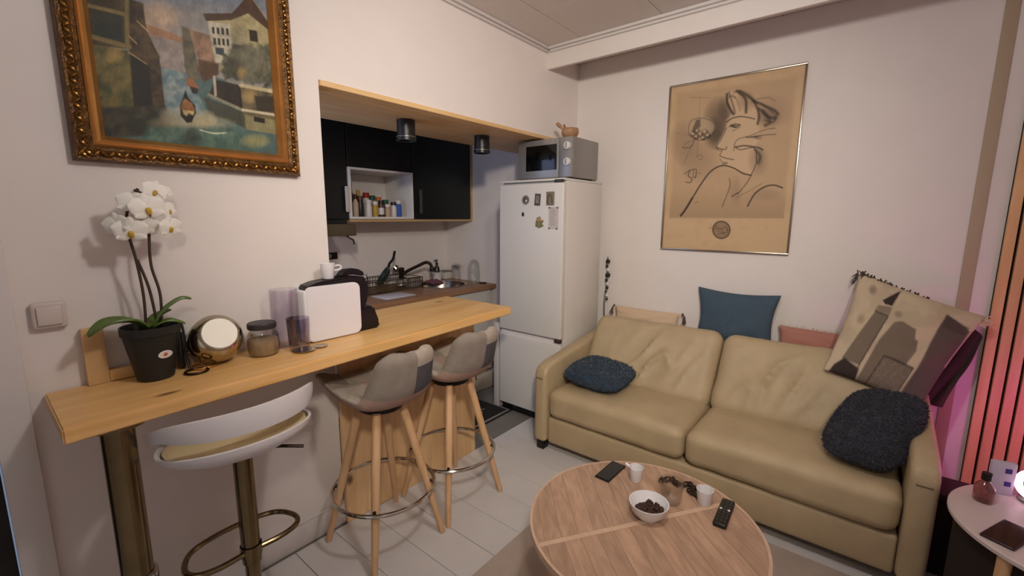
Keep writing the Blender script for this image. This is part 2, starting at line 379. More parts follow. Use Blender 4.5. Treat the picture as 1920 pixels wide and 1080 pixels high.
# mouldings
struct('trim_1', G().box(-2.2, 2.72, 1.868, YA, ZC-.018, ZC, r=.004).box(-2.2, 2.72, 1.882, YA, ZC-.034, ZC-.018, r=.004), mTrim)
struct('trim_2', G().box(2.695, 2.727, -1.7, 1.868, ZC-.018, ZC, r=.004).box(2.709, 2.727, -1.7, 1.868, ZC-.034, ZC-.018, r=.004), mTrim)
struct('trim_3', G().box(2.727, 2.755, -1.7, YA, 2.522, ZC, r=.002), mWall)
struct('wall_strip', G().box(XB-.008, XB, -.412, -.362, 0, ZC, r=.002), M('beige_strip', (176, 156, 132), .7))  # narrow vertical strip, darker beige than the wall
bb = G().box(.082, 1.033, YA-.014, YA, 0, .105, r=.003).box(.082, 1.033, YA-.010, YA, .105, .118, r=.003)
struct('baseboard_left', bb, mTrim)
struct('trim_5', G().box(-.008, .068, YA-.02, YA, 0, 2.14, r=.004).box(-.93, -.86, YA-.02, YA, 0, 2.14, r=.004).box(-.86, -.008, YA-.02, YA, 2.07, 2.14, r=.004), mTrim)
dr = struct('door_1', G().box(-.855, -.012, YA+.03, YA+.07, 0.005, 2.07), M('dark_door', (24, 18, 15), .45))
G().box(-.76, -.10, YA+.018, YA+.03, .20, .50, r=.006).build('door_panel', M('dark_door_panel', (30, 23, 19), .4), dr)
G().box(-.76, -.10, YA+.018, YA+.03, .62, 1.9, r=.006).build('door_panel', bpy.data.materials['dark_door_panel'], dr)
# header board over the hatch
struct('trim_6', G().box(1.036, XB-.002, YA-.012, 2.50, 2.047, 2.070, r=.002), wood('header_pine', (206, 166, 112), (222, 186, 132), (2, 26, 26)))

# ------------------------------------------------------------------ slatted wall panel
sp = thing('slat_wall_panel', 'tall wooden slat wall panel with black felt gaps lit pink by ring lamp', 'wall panel', (XB-.03, -.8, 0))
G().box(XB-.012, XB-.001, -1.28, -.484, .0, 2.58).build('backing', mFelt, sp)
for k in range(17):
    y = -.486-.0472*k
    G().box(XB-.034, XB-.012, y-.0365, y, .0, 2.58, r=.001, seg=1).build('slat', mSlat, sp)

# ------------------------------------------------------------------ kitchen behind the hatch
YF = 3.05
def cab(name, label, x0, x1, z0, z1, handle=None, hmat=None):
    t = thing(name, label, 'cabinet', ((x0+x1)/2, 3.24, z0), 'kitchen wall cabinets')
    G().box(x0+.001, x1-.001, YF+.02, 3.428, z0, z1).build('body', mBlackC, t)
    d = G().box(x0+.002, x1-.002, YF, YF+.019, z0+.002, z1-.002, r=.002, seg=1).build('door', mBlackC, t)
    if handle:
        a, b, c, e = handle
        G().box(a, b, YF-.028, YF-.020, c, e, r=.003).box((a+b)/2-.004, (a+b)/2+.004, YF-.021, YF, c+.02, c+.03).box((a+b)/2-.004, (a+b)/2+.004, YF-.021, YF, e-.03, e-.02).build('handle', hmat, d)
    return t
cab('wall_cabinet', 'black kitchen wall cabinet left of the white spice niche, with pale bar handle', 1.22, 1.838, 1.475, 2.28, (1.800, 1.832, 1.53, 1.715), M('pale_handle', (190, 182, 174), .4))
cab('wall_cabinet', 'black flap cabinet directly above the white spice niche', 1.842, 2.432, 1.862, 2.28)
t = cab('wall_cabinet', 'black kitchen wall cabinet right of the white spice niche, with oak end panel', 2.436, 3.128, 1.475, 2.28, (2.488, 2.516, 1.525, 1.725), M('grey_handle', (66, 68, 66), .4))
G().box(3.130, 3.150, YF-.004, 3.428, 1.46, 2.28).build('end_panel', mOakE, t)
cb = thing('spice_niche', 'white open box shelf set among black cabinets, holding spice jars', 'shelf', (2.137, 3.24, 1.475))
X0, X1, Z0, Z1, th = 1.842, 2.432, 1.478, 1.858, .017
for nm, a in (('side_panel', (X0, X0+th, YF-.012, 3.42, Z0, Z1)), ('side_panel', (X1-th, X1, YF-.012, 3.42, Z0, Z1)), ('top_panel', (X0+th, X1-th, YF-.012, 3.42, Z1-th, Z1)),
              ('bottom_panel', (X0+th, X1-th, YF-.012, 3.42, Z0, Z0+th)), ('back_panel', (X0+th, X1-th, 3.405, 3.42, Z0+th, Z1-th))):
    G().box(*a, r=.001, seg=1).build(nm, mWhiteC, cb)
bp_ = thing('cabinet_base_board', 'oak board closing the underside of the niche and right cabinet', 'board', (2.49, 3.24, 1.455))
G().box(1.842, 3.128, YF-.004, 3.428, 1.457, 1.4745).build('board', mOakE, bp_)
# spice jars in the niche
zj = Z0+th+.0005
def jar(x, y, r, h, body, cap, label, neck=.6, capr=.9, name='spice_jar', cat='jar', ch=.22, band=None):
    t = thing(name, label, cat, (x, y, zj), 'spice jars and bottles in the white niche')
    hb = h*(1-ch); G().lathe([(r*.92, 0), (r, .004), (r, hb*.78), (r*neck, hb*.97), (r*neck, hb)], (x, y, zj), 14).build('jar_body', body, t)
    G().lathe([(r*capr*neck/.6*.75, hb+.0003), (r*capr*neck/.6*.75, h)], (x, y, zj), 14).build('cap', cap, t)
    if band is not None: G().lathe([(r*1.03, hb*.18), (r*1.03, hb*.7)], (x, y, zj), 14, cap=False).build('paper_label', band, t)
    return t
mw_ = M('jar_white', (206, 202, 198), .4); mbk = M('jar_black', (34, 26, 22), .4)
R3 = (
 (1.885, 3.12, .021, .20, mBrownJ, mRed, 'tall brown bottle with red cap at the left end of the niche', .5, None),
 (1.905, 3.20, .024, .24, mbk, mYel, 'dark bottle with mustard cap behind the red capped brown bottle', .5, None),
 (1.938, 3.12, .022, .17, M('pale_bottle', (180, 160, 140)), mbk, 'slim pale bottle with black cap near the left of the niche', .5, None),
 (1.965, 3.23, .026, .265, mBrownJ, mbk, 'tallest dark brown bottle at the back of the niche', .45, None),
 (1.985, 3.13, .027, .16, mbk, mBrownJ, 'squat nearly black jar with brown lid', .75, None),
 (2.020, 3.21, .028, .21, M('olive_oil', (120, 104, 74)), mYel, 'olive oil bottle with mustard cap behind the black jar', .45, None),
 (2.045, 3.11, .026, .13, mw_, mw_, 'all white plastic spice jar at the front of the niche', .8, None),
 (2.085, 3.20, .028, .19, mw_, mRed, 'white spice jar with red lid in the middle row', .8, None),
 (2.105, 3.11, .024, .12, mYel, mw_, 'small mustard yellow jar with white lid', .8, None),
 (2.140, 3.20, .028, .17, mGrey, mGreen, 'grey spice jar with green lid', .8, None),
 (2.160, 3.11, .024, .13, mBrownJ, mbk, 'small brown jar with black lid between yellow and cream jars', .8, mw_),
 (2.200, 3.20, .027, .16, M('cream_jar', (190, 176, 150)), mOrange, 'cream jar with orange lid', .8, None),
 (2.215, 3.10, .023, .10, M('beige_jar', (176, 150, 118)), mw_, 'low beige jar with pale lid at the front', .85, None),
 (2.262, 3.19, .026, .14, mBrownJ, mGreen, 'brown jar with dark green lid towards the right', .8, None),
 (2.280, 3.11, .025, .12, mw_, mbk, 'white jar with dark lid beside the blue one', .8, None),
 (2.335, 3.12, .027, .135, mBlue, mw_, 'blue labelled white capped jar at the right end of the niche', .8, None))
for x, y, r, h, b_, c_, lb, nk, bd in R3: jar(x, y, r, h, b_, c_, lb, nk, band=bd)
# range hood
hd = thing('range_hood', 'slim olive grey cooker hood under the left black cabinet', 'cooker hood', (1.5, 3.1, 1.35))
G().box(1.225, 1.775, 2.98, 3.42, 1.385, 1.472).build('body', mBlackC, hd)
G().box(1.225, 1.775, 2.86, 2.98, 1.362, 1.445, r=.006).build('front_slab', M('hood_front', (96, 86, 66), .45, metal=.4), hd)
G().tube(spline([(1.72, 2.90, 1.362), (1.735, 2.89, 1.345), (1.76, 2.885, 1.33), (1.765, 2.885, 1.30)]), .006, 6).build('hook', mBlk, hd)
# worktop with a real hole for the sink
SX, SY, SR = 2.80, 3.12, .235
wt = thing('kitchen_worktop', 'brown laminate worktop along the kitchen back wall', 'worktop', (2.1, 3.09, .83))
b = bmesh.new(); outer = [b.verts.new(p) for p in ((1.0, 2.745, 0), (3.150, 2.745, 0), (3.150, 3.428, 0), (1.0, 3.428, 0))]
inner = [b.verts.new((SX+(SR-.004)*math.cos(2*PI*k/40), SY+(SR-.004)*math.sin(2*PI*k/40), 0)) for k in range(40)]
ed = [b.edges.new((outer[k], outer[(k+1) % 4])) for k in range(4)]+[b.edges.new((inner[k], inner[(k+1) % 40])) for k in range(40)]
bmesh.ops.triangle_fill(b, use_beauty=True, edges=ed)
kill = [f for f in b.faces if (f.calc_center_median()-Vector((SX, SY, 0))).length < SR*.9 and all((v.co-Vector((SX, SY, 0))).length < SR for v in f.verts)]
bmesh.ops.delete(b, geom=kill, context='FACES_ONLY')
ex = bmesh.ops.extrude_face_region(b, geom=b.faces[:]); bmesh.ops.translate(b, verts=[v for v in ex['geom'] if isinstance(v, bmesh.types.BMVert)], vec=(0, 0, -.04))
G().bm(b, T=TM((0, 0, .87))).build('worktop_slab', mBrown, wt, ang=30)
sk = thing('kitchen_sink', 'round steel sink sunk in the brown worktop', 'sink', (SX, SY, .74))
G().lathe([(.03, -.125), (.15, -.12), (.195, -.10), (.212, -.05), (.218, 0), (.228, .003), (SR+.012, .0035), (SR+.012, .0008), (.224, -.002)], (SX, SY, .8704), 48, cap=False).lathe([(0, -.1255), (.03, -.125)], (SX, SY, .8704), 48, cap=False).build('basin', M('sink_steel', (170, 160, 148), .25, metal=1.), sk)
G().lathe([(.0, .002), (.028, .002), (.03, 0)], (SX, SY, .7465), 20).build('drain', mDkMetal, sk)
cl_ = G()
cl_.soft((.17, .10, .03), .014, 8, lambda P, N: .012*np.array([mnoise.noise(Vector(p)*30) for p in P]), T=TM((2.86, 3.285, .868), (0.15, .1, .2)))
tag(cl_.build('dish_cloth', M('plum_cloth', (120, 76, 90), .9), off=(2.86, 3.285, .86)), 'plum coloured cloth hung over the back rim of the sink', 'cloth')
for k, (a, b_) in enumerate(((1.0, 1.70), (1.70, 2.40), (2.40, 3.11))):
    t = thing('base_cabinet', ('white kitchen base cabinet farthest left under the worktop', 'white kitchen base cabinet in the middle under the worktop', 'white kitchen base cabinet below the round sink')[k], 'cabinet', ((a+b_)/2, 3.1, 0), 'kitchen base cabinets')
    G().box(a+.001, b_-.001, 2.80, 3.42, .1, .70).box(a+.001, b_-.001, 2.80, 2.88, .70, .828).build('body', mWhiteC, t)
    G().box(a+.003, b_-.003, 2.778, 2.799, .105, .822, r=.002, seg=1).build('door', mWhiteC, t)
    G().box(a+.001, b_-.001, 2.84, 3.42, 0, .099).build('plinth', mBlk, t)
# tap
tp = thing('kitchen_tap', 'bronze sink tap with raised spout and steel ball lever', 'tap', (2.50, 3.33, .87))
G().lathe([(.032, 0), (.032, .01), (.024, .014), (.022, .12), (.028, .13), (.028, .165), (.0, .17)], (2.50, 3.33, .8705), 20).build('tap_body', mDkMetal, tp)
G().tube(spline([(2.505, 3.325, .97), (2.53, 3.28, 1.005), (2.595, 3.2, 1.055), (2.64, 3.15, 1.085), (2.668, 3.12, 1.07), (2.678, 3.11, 1.025)]), .015, 10).build('spout', mDkMetal, tp)
G().lathe([(.022, -.02), (.026, 0), (.022, .02)], (2.679, 3.109, 1.022), 14).build('spout_head', mBlk, tp)
G().lathe([(.0, -.032), (.02, -.027), (.032, -.01), (.034, .008), (.022, .028), (0, .034)], (0, 0, 0), 18, T=TM((2.415, 3.30, 1.04), (0, -.7, 0))).build('lever', mChrome, tp)
# dish rack with things drying in it
rk = thing('dish_rack', 'low steel wire dish rack left of the sink', 'dish rack', (2.15, 3.2, .87))
g = G(); RX0, RX1, RY0, RY1 = 1.86, 2.52, 3.06, 3.38
for z in (.885, .94, .975):
    g.tube([(RX0, RY0, z), (RX1, RY0, z), (RX1, RY1, z), (RX0, RY1, z)], .004, 6, closed=True)
g.build('rim', mDkChr, rk)
g = G(); k = 0
for q in np.linspace(RX0+.02, RX1-.02, 24): g.tube([(q, RY0, .975), (q, RY0, .887), (q, RY1, .887), (q, RY1, .975)], .0022, 5)
tag(g.build('wire', mDkChr, rk), kind='stuff')
for q in ((RX0, RY0), (RX1, RY0), (RX1, RY1), (RX0, RY1)): G().cyl((*q, .8705), (*q, .975), .005, n=8).build('foot', mDkMetal, rk)
G().box(RX1-.12, RX1-.005, RY0+.006, RY0+.075, .892, .972, r=.008).build('cutlery_cup', mSilver, rk)
pn = thing('frying_pan', 'dark green frying pan drying on edge with black handle pointing up', 'pan', (2.25, 3.22, .9))
_e = Vector((.45, -.36, .82)).normalized(); _n = _e.cross(Vector((.52, .80, .12))).normalized(); Tp = basis((2.235, 3.22, .99), _e, _n.cross(_e), _n)
G().lathe([(.075, -.018), (.095, .018), (.09, .018), (.071, -.013), (0, -.013)], n=32, T=Tp).build('pan_body', M('pan_green', (36, 50, 40), .4), pn)
G().tube([tuple(Tp @ Vector(p)) for p in spline([(.09, 0, .010), (.12, 0, .022), (.17, 0, .02), (.235, 0, .045)])], .011, 8).build('handle', mBlk, pn)
def bowl(name, label, x, y, z, r, h, mat, cat='bowl', grp=None, up=True):
    P = [(r*.45, 0), (r*.8, h*.35), (r, h), (r*.95, h), (r*.74, h*.38), (r*.4, .006), (0, .006)]
    if not up: P = [(a, h-c) for a, c in P][::-1]
    return tag(G().lathe(P, (x, y, z), 28).build(name, mat, off=(x, y, z)), label, cat, grp)
bowl('glass_bowl', 'upturned clear glass bowl at the left of the dish rack', 2.02, 3.28, .892, .062, .09, mGlass, up=False)
bowl('drinking_glass', 'clear drinking glass upside down in the dish rack behind the pan', 2.12, 3.32, .892, .034, .125, mGlass, 'glass', up=False)
bowl('steel_bowl', 'small steel bowl upturned in the dish rack beneath the tap lever', 2.43, 3.25, .892, .05, .055, mSilver, up=False)
tag(G().box(1.98, 2.26, 2.83, 3.035, .8705, .876, r=.002, T=None).build('chopping_board', M('board_white', (214, 212, 218), .5), off=(2.1, 2.93, .8705)), 'thin white chopping board lying on the worktop by the dish rack', 'chopping board')
sw = thing('wall_socket', 'dark steel socket plate on the kitchen wall at hatch left edge', 'socket', (1.84, 3.42, 1.16))
G().box(1.72, 1.935, 3.416, 3.4295, 1.15, 1.205, r=.004).build('plate', mDkMetal, sw)
for q in (1.79, 1.86): G().lathe([(.02, 0), (.02, .005), (.012, .006), (0, .004)], n=20, T=TM((q, 3.4158, 1.178), (PI/2, 0, 0))).build('outlet', mSilver, sw)
# things behind the sink
sb = thing('soap_box', 'small white ceramic holder behind the sink, under the brown bottle', 'holder', (2.93, 3.385, .87))
G().lathe([(.04, 0), (.05, .075), (.054, .08), (.046, .08), (.038, .01), (0, .01)], (2.965, 3.37, .8705), 24, sx=1.1).build('holder_cup', mWhitePl, sb)
so = thing('soap_bottle', 'dark brown pump soap bottle in the white holder', 'bottle', (2.965, 3.37, .882))
G().lathe([(.026, 0), (.027, .005), (.027, .11), (.012, .135), (.012, .145)], (2.965, 3.37, .8815), 18).build('bottle', M('brown_bottle', (40, 26, 20), .25), so)
G().lathe([(.014, .1455), (.014, .16), (.006, .162), (.006, .185), (.01, .185), (.01, .193)], (2.965, 3.37, .8815), 14).box(2.93, 2.97, 3.364, 3.376, 1.062, 1.072, r=.003).build('pump', mBlk, so)
st = thing('storage_tub', 'low white plastic tub in the worktop corner beside the steel-lidded jar', 'tub', (3.06, 3.36, .87))
G().box(3.03, 3.125, 3.32, 3.41, .8705, .945, r=.012).build('tub', M('tub_white', (206, 202, 192), .4), st)
G().box(3.026, 3.129, 3.316, 3.414, .9455, .957, r=.005).build('lid', mGrey, st)
gj = thing('glass_jar', 'glass jar with shiny steel lid near the corner of the worktop', 'jar', (3.085, 3.215, .87))
G().lathe([(.040, 0), (.043, .006), (.043, .10), (.034, .125), (.034, .13)], (3.085, 3.215, .8705), 24).build('jar_body', mGlass, gj)
G().lathe([(.040, .1305), (.046, .135), (.046, .152), (.02, .165), (0, .167)], (3.085, 3.215, .8705), 24).build('lid', mChrome, gj)
cd = thing('glass_dome', 'tall clear glass dome on the worktop end by the wall', 'dome', (3.08, 2.97, .87))
G().lathe([(.062, 0), (.058, .006), (.056, .12), (.05, .18), (.034, .212), (.012, .224), (0, .2245)], (3.085, 2.97, .8705), 30).build('dome', mGlass, cd)
tag(G().lathe([(.034, 0), (.036, .004), (.036, .009), (.02, .011), (0, .011)], (3.09, 2.86, .8705), 22).build('pot_lid', mBlk, off=(3.09, 2.86, .87)), 'small flat black lid at the front end of the worktop', 'lid')
# downlights under the header board
for k, (x, lb) in enumerate(((1.69, 'black cylinder downlight under the hatch header, nearer the painting'), (2.332, 'black cylinder downlight under the hatch header, nearer the microwave'))):
    t = thing('cylinder_downlight', lb, 'lamp', (x, 2.16, 2.047), 'downlights under the hatch header')
    G().lathe([(.052, 0), (.052, -.09), (.056, -.092), (.056, -.115), (.049, -.115), (.046, -.07), (0, -.07)], (x, 2.16, 2.0465), 32).build('housing', M('lamp_black', (28, 28, 28), .38), t)
    G().lathe([(.052, -.0925), (.0575, -.0935), (.0575, -.096), (.052, -.097)], (x, 2.16, 2.0465), 32, cap=False).build('rim_ring', mSilver, t)
# aisle floor things
dm = thing('door_mat', 'dark kitchen floor mat with silver edge and pale scroll pattern', 'mat', (2.1, 2.26, 0))
G().box(1.75, 2.555, 2.06, 2.46, 0, .008, r=.003).build('mat_base', M('mat_dark', (28, 24, 22), .9), dm)
G().tube([(1.77, 2.08, .0075), (2.535, 2.08, .0075), (2.535, 2.44, .0075), (1.77, 2.44, .0075)], .009, 6, closed=True).build('border', mSilver, dm)
g = G()
for (cx, cy, q) in ((2.35, 2.20, 0), (2.42, 2.30, 1.2), (2.28, 2.30, 2.2), (2.15, 2.22, .6), (2.0, 2.3, 1.6)):
    g.tube(spline([(cx+(.02+.012*k)*math.cos(q+k*.9), cy+(.02+.012*k)*math.sin(q+k*.9), .0085) for k in range(5)], 4), .0035, 4)
tag(g.build('scroll_pattern', M('mat_print', (150, 144, 134), .8), dm), kind='stuff')
wb = thing('upright_panel', 'narrow white panel standing upright between fridge and kitchen units', 'panel', (2.51, 2.21, 0))
G().box(2.535, 2.565, 2.183, 2.235, 0, .69, r=.006).box(2.565, 3.02, 2.186, 2.232, .0, .68, r=.006).build('panel', M('panel_white', (196, 190, 186), .4), wb)
sc_ = thing('cream_crate', 'small cream plastic crate with steel rail on the aisle floor', 'crate', (2.75, 2.62, 0))
G().box(2.62, 2.98, 2.52, 2.74, 0, .13, r=.01).build('crate_body', M('crate_cream', (200, 188, 168), .5), sc_)
G().tube([(2.60, 2.50, .185), (2.99, 2.50, .185), (2.99, 2.76, .185), (2.60, 2.76, .185)], .008, 8, closed=True).cyl((2.625, 2.51, .12), (2.605, 2.50, .185), .005, n=6).cyl((2.975, 2.51, .12), (2.985, 2.50, .185), .005, n=6).build('rail', mChrome, sc_)

# ------------------------------------------------------------------ fridge, microwave
FX, FY0, FY1 = 2.53, 1.615, 2.170
fr = thing('fridge_freezer', 'tall white fridge freezer between the hatch and the sofa', 'fridge', (2.8, 1.89, 0))
G().box(FX+.05, 3.07, FY0+.002, FY1-.002, .03, 1.742, r=.004).build('body', mFridge, fr)
du = G().box(FX, FX+.049, FY0, FY1, .655, 1.727, r=.008, seg=3).build('upper_door', mFridge, fr)
dl = G().box(FX, FX+.049, FY0, FY1, .062, .606, r=.008, seg=3).build('lower_door', mFridge, fr)
G().add([(FX+.002, FY0+.002, .6065), (FX+.002, FY1-.002, .6065), (FX+.046, FY1-.002, .6065), (FX+.046, FY0+.002, .6065), (FX+.034, FY0+.002, .648), (FX+.034, FY1-.002, .648), (FX+.046, FY1-.002, .648), (FX+.046, FY0+.002, .648)],
        [(0, 1, 2, 3), (4, 7, 6, 5), (0, 4, 5, 1), (2, 6, 7, 3), (0, 3, 7, 4), (1, 5, 6, 2)]).build('grip_strip', mTrim, fr)
G().box(FX+.012, 3.07, FY0+.001, FY1-.001, 1.7425, 1.757, r=.003).build('top_cover', mFridge, fr)
G().box(FX+.001, FX+.012, FY0+.004, FY0+.075, 1.730, 1.748, r=.002).build('badge', M('badge_dark', (54, 50, 44), .4), fr)
G().box(FX-.002, FX+.02, FY0-.003, FY0+.05, .630, .6535, r=.002).build('hinge', M('hinge_dark', (60, 52, 44), .5), fr)
G().box(FX+.03, 3.05, FY0+.01, FY1-.01, 0, .06).build('plinth', mBlk, fr)
def mag(y, z): return (FX-.0005, y, z)
def magnet(name, label, y, z, g, mat, extra=()):
    t = thing(name, label, 'magnet', (FX, y, z), 'magnets on the fridge door'); g.build('face', mat, t)
    for nm, gg, mm in extra: gg.build(nm, mm, t)
mM1 = M('mag_grey', (120, 116, 112), .5, var=.3, vscale=90); mM2 = M('mag_dark', (84, 74, 66), .5, var=.35, vscale=120); mM3 = M('mag_stone', (124, 112, 94), .6, var=.3, vscale=90)
Tm = lambda y, z: basis((FX-.0005, y, z), (0, -1, 0), (0, 0, 1), (-1, 0, 0))
magnet('fridge_magnet', 'round grey fridge magnet at the left of the top row', 1.925, 1.618, G().lathe([(.030, 0), (.033, .003), (.031, .006), (0, .007)], n=10, T=Tm(1.925, 1.618)), mM1,
       [('figure', G().soft((.03, .035, .008), .004, 4, T=Tm(1.922, 1.62) @ TM((0, 0, .010))), mM2), ('spot', G().lathe([(.008, 0), (0, .003)], n=10, T=Tm(1.912, 1.612) @ TM((0, 0, .0145))), mWhitePl)])
magnet('fridge_magnet', 'dark portrait shaped fridge magnet in the middle of the top row', 1.822, 1.618, G().box(-.024, .024, -.040, .040, 0, .005, r=.002, T=Tm(1.822, 1.618) @ TM((0, 0, 0), (0, 0, -.08))), mM2,
       [('picture', G().box(-.014, .014, -.025, .025, .0052, .0062, T=Tm(1.822, 1.618) @ TM((0, 0, 0), (0, 0, -.08))), mM1)])
magnet('fridge_magnet', 'stone coloured relief fridge magnet at the right of the top row', 1.716, 1.624, G().box(-.032, .032, -.045, .045, 0, .007, r=.004, T=Tm(1.716, 1.624)), mM3,
       [('arch', G().tube([tuple(Tm(1.716, 1.624) @ Vector(p)) for p in spline([(-.016, -.03, .007), (-.014, .01, .008), (0, .028, .009), (.014, .01, .008), (.016, -.03, .007)], 4)], .004, 6), mM2)])
magnet('fridge_magnet', 'tiny black oval fridge magnet below the round grey one', 1.948, 1.518, G().lathe([(.009, 0), (.011, .003), (.007, .008), (0, .009)], n=14, sy=1.4, T=Tm(1.948, 1.518)), mBlk)
pts = [(-.034, -.03), (.0, -.042), (.034, -.028), (.020, -.012), (.036, .010), (.012, .008), (.004, .036), (-.02, .030), (-.03, .004)]
magnet('fridge_magnet', 'green and ochre souvenir fridge magnet left of the shopping list', 1.803, 1.467, G().prism(pts, 0, .006, T=Tm(1.803, 1.467)), M('mag_olive', (122, 116, 78), .6, var=.3, vscale=80),
       [('roof', G().prism([(-.028, .006), (.03, .004), (.002, .034)], .0062, .010, T=Tm(1.803, 1.467)), M('mag_ochre', (172, 140, 92), .6))])
li = thing('shopping_list', 'white paper list pinned on the fridge door below the stone magnet', 'paper', (FX, 1.69, 1.49))
G().box(-.040, .040, -.074, .074, 0, .001, T=Tm(1.690, 1.494)).build('sheet', M('paper', (196, 186, 182), .8), li)
g = G()
for k in range(9):
    zz = .058-.013*k; g.box(-.028, (.010, .02, .015, .024, .006, .018, .012, .02, .014)[k], zz, zz+.0025, .0011, .0014, T=Tm(1.690, 1.494))
tag(g.build('handwriting', M('ink', (120, 112, 116), .8), li), kind='stuff')
for (a, c) in ((-.034, -.07), (.026, -.072), (-.034, .068), (.030, .068)): G().box(a-.006, a+.010, c-.004, c+.004, .0011, .004, r=.001, T=Tm(1.690, 1.494)).build('clip', M('clip_dark', (84, 78, 78), .6), li)

mwv = thing('microwave_oven', 'silver microwave oven standing on the fridge', 'microwave', (2.83, 1.86, 1.757))
MX, MY0, MY1, MZ0, MZ1 = 2.640, 1.622, 2.085, 1.769, 2.036
G().box(MX+.02, 3.0, MY0, MY1, MZ0, MZ1, r=.006).build('casing', mSilver, mwv)
G().box(MX, MX+.0195, MY0, MY0+.105, MZ0+.001, MZ1-.001, r=.004).build('control_panel', mSilver, mwv)
d = G().box(MX, MX+.0195, MY0+.107, MY1, MZ0+.001, MZ1-.001, r=.004).build('door', mSilver, mwv)
G().box(MX-.0015, MX+.002, MY0+.125, MY1-.075, MZ0+.055, MZ1-.04, r=.001).build('window', mBlkG, d)
for z in (MZ1-.06, MZ1-.165):
    kn = G().lathe([(.027, 0), (.025, .018), (.020, .020), (0, .020)], n=24, T=basis((MX-.0005, MY0+.036, z), (0, -1, 0), (0, 0, 1), (-1, 0, 0))).build('knob', M('knob_white', (214, 212, 208), .3, metal=.2), mwv)
    G().box(-.003, .003, -.018, .018, .020, .027, r=.001, T=basis((MX-.0005, MY0+.036, z), (0, -1, 0), (0, 0, 1), (-1, 0, 0))).build('pointer', mSilver, kn)
for (x, y) in ((MX+.04, MY0+.04), (MX+.04, MY1-.04), (2.96, MY0+.04), (2.96, MY1-.04)): G().lathe([(.014, 0), (.016, .0115)], (x, y, 1.7575), 12).build('foot', mBlk, mwv)
mo = thing('wooden_mortar', 'small turned wooden mortar bowl on top of the microwave', 'bowl', (2.78, 1.80, 2.036))
BX, BY = 2.73, 1.700
mMort = wood('mortar_wood', (146, 108, 74), (172, 134, 96), (20, 20, 40))
G().lathe([(.030, 0), (.048, .012), (.060, .035), (.057, .062), (.054, .066), (.050, .062), (.050, .035), (.03, .014), (0, .012)], (BX, BY, 2.0365), 28).build('bowl', mMort, mo)
ps = tag(G().tube([(BX-.012, BY+.0, 2.062), (BX-.030, BY+.045, 2.105), (BX-.037, BY+.066, 2.125), (BX-.043, BY+.082, 2.140)], [.008, .008, .014, .012], 10).build('wooden_pestle', mMort, off=(BX, BY, 2.05)), 'wooden pestle leaning out of the mortar towards the hatch', 'pestle')
tag(G().tube([(BX-.005, BY+.012, 2.055), (BX-.018, BY+.04, 2.13)], [.006, .007], 8).build('wooden_spoon', M('spoon_wood', (120, 84, 54), .6), off=(BX, BY, 2.05)), 'short wooden stick standing in the mortar beside the pestle', 'spoon')
# beaded cord hanging behind the fridge
bc = thing('beaded_cord', 'black and white beaded cord hanging at the back edge of the fridge', 'cord', (3.11, 1.575, .6))
cp = spline([(3.12, 1.575, 1.20), (3.115, 1.57, 1.08), (3.12, 1.58, .95), (3.11, 1.585, .82), (3.12, 1.58, .66)], 10)
G().tube(cp, .006, 6).build('cord', mGrey, bc)
for k, (z, s) in enumerate(((1.165, 1.5), (1.13, 1.), (1.10, 1.), (1.06, 1.7), (1.02, 1.), (.99, .9), (.96, 1.), (.93, .8), (.90, 1.), (.87, .8))):
    y = 1.575+.006*math.sin(k*2); G().lathe([(0, -.012*s), (.009*s, -.008*s), (.012*s, 0), (.009*s, .008*s), (0, .012*s)], (3.115, y-.004*s, z), 10).build('bead', mBlk if k % 3 in (0, 1) else mWhitePl, bc)

# ------------------------------------------------------------------ bar counter on the hatch
def zb(x): return .965+.02*(x-.1)/1.858
bar = thing('bar_counter', 'long pine bar counter running through the kitchen hatch', 'counter', (1.0, 1.75, .95))
poly = [(.100, 1.535), (1.958, 1.590), (1.958, 2.134), (1.036, 2.134), (1.036, 1.897), (.100, 1.897)]
def densify(P, n=6):
    return [(a[0]+(b[0]-a[0])*t, a[1]+(b[1]-a[1])*t) for a, b in zip(P, P[1:]+P[:1]) for t in np.linspace(0, 1, n, endpoint=False)]
b = bmesh.new(); vs = [b.verts.new((x, y, zb(x))) for x, y in poly]; f = b.faces.new(vs)
ex = bmesh.ops.extrude_face_region(b, geom=[f]); bmesh.ops.translate(b, verts=[v for v in ex['geom'] if isinstance(v, bmesh.types.BMVert)], vec=(0, 0, -.043))
bmesh.ops.bevel(b, geom=b.edges[:], offset=.004, segments=2, affect='EDGES')
G().bm(b).build('counter_top', mPine, bar)
mPineB = wood('pine_board_support', (212, 172, 122), (228, 192, 146), (22, 22, 1.6), knots=.17, kscale=(7, 7, 4.6), rnd=.04)
for k in range(5):
    a = 1.0345+k*.1815; G().box(a, a+.181, 1.872, 1.897, 0, zb(a)-.0436, r=.0015, seg=1).build('support_board', mPineB, bar)
pole = G().lathe([(.047, 0), (.047, .42)], (.214, 1.62, .0), 28).build('pole', mDkChr, bar)
G().lathe([(.039, .42), (.039, zb(.21)-.0434-.012)], (.214, 1.62, 0), 28).build('upper_tube', mDkChr, bar)
G().lathe([(.049, .40), (.049, .43), (.040, .434)], (.214, 1.62, 0), 28, cap=False).build('collar', mChrome, bar)
G().lathe([(.07, zb(.21)-.056), (.07, zb(.21)-.0436)], (.214, 1.62, 0), 28).build('top_flange', mDkChr, bar)
G().lathe([(.085, 0), (.085, .008), (.06, .02), (.048, .022)], (.214, 1.62, 0.0003), 28).build('base_flange', mDkChr, bar)
br = thing('pine_bracket', 'short upright pine bracket at the wall behind the orchid pot', 'bracket', (.24, 1.87, .966))
G().box(.196, .248, 1.868, 1.897, zb(.22)+.0005, 1.148, r=.002).build('upright', mPineP, br)
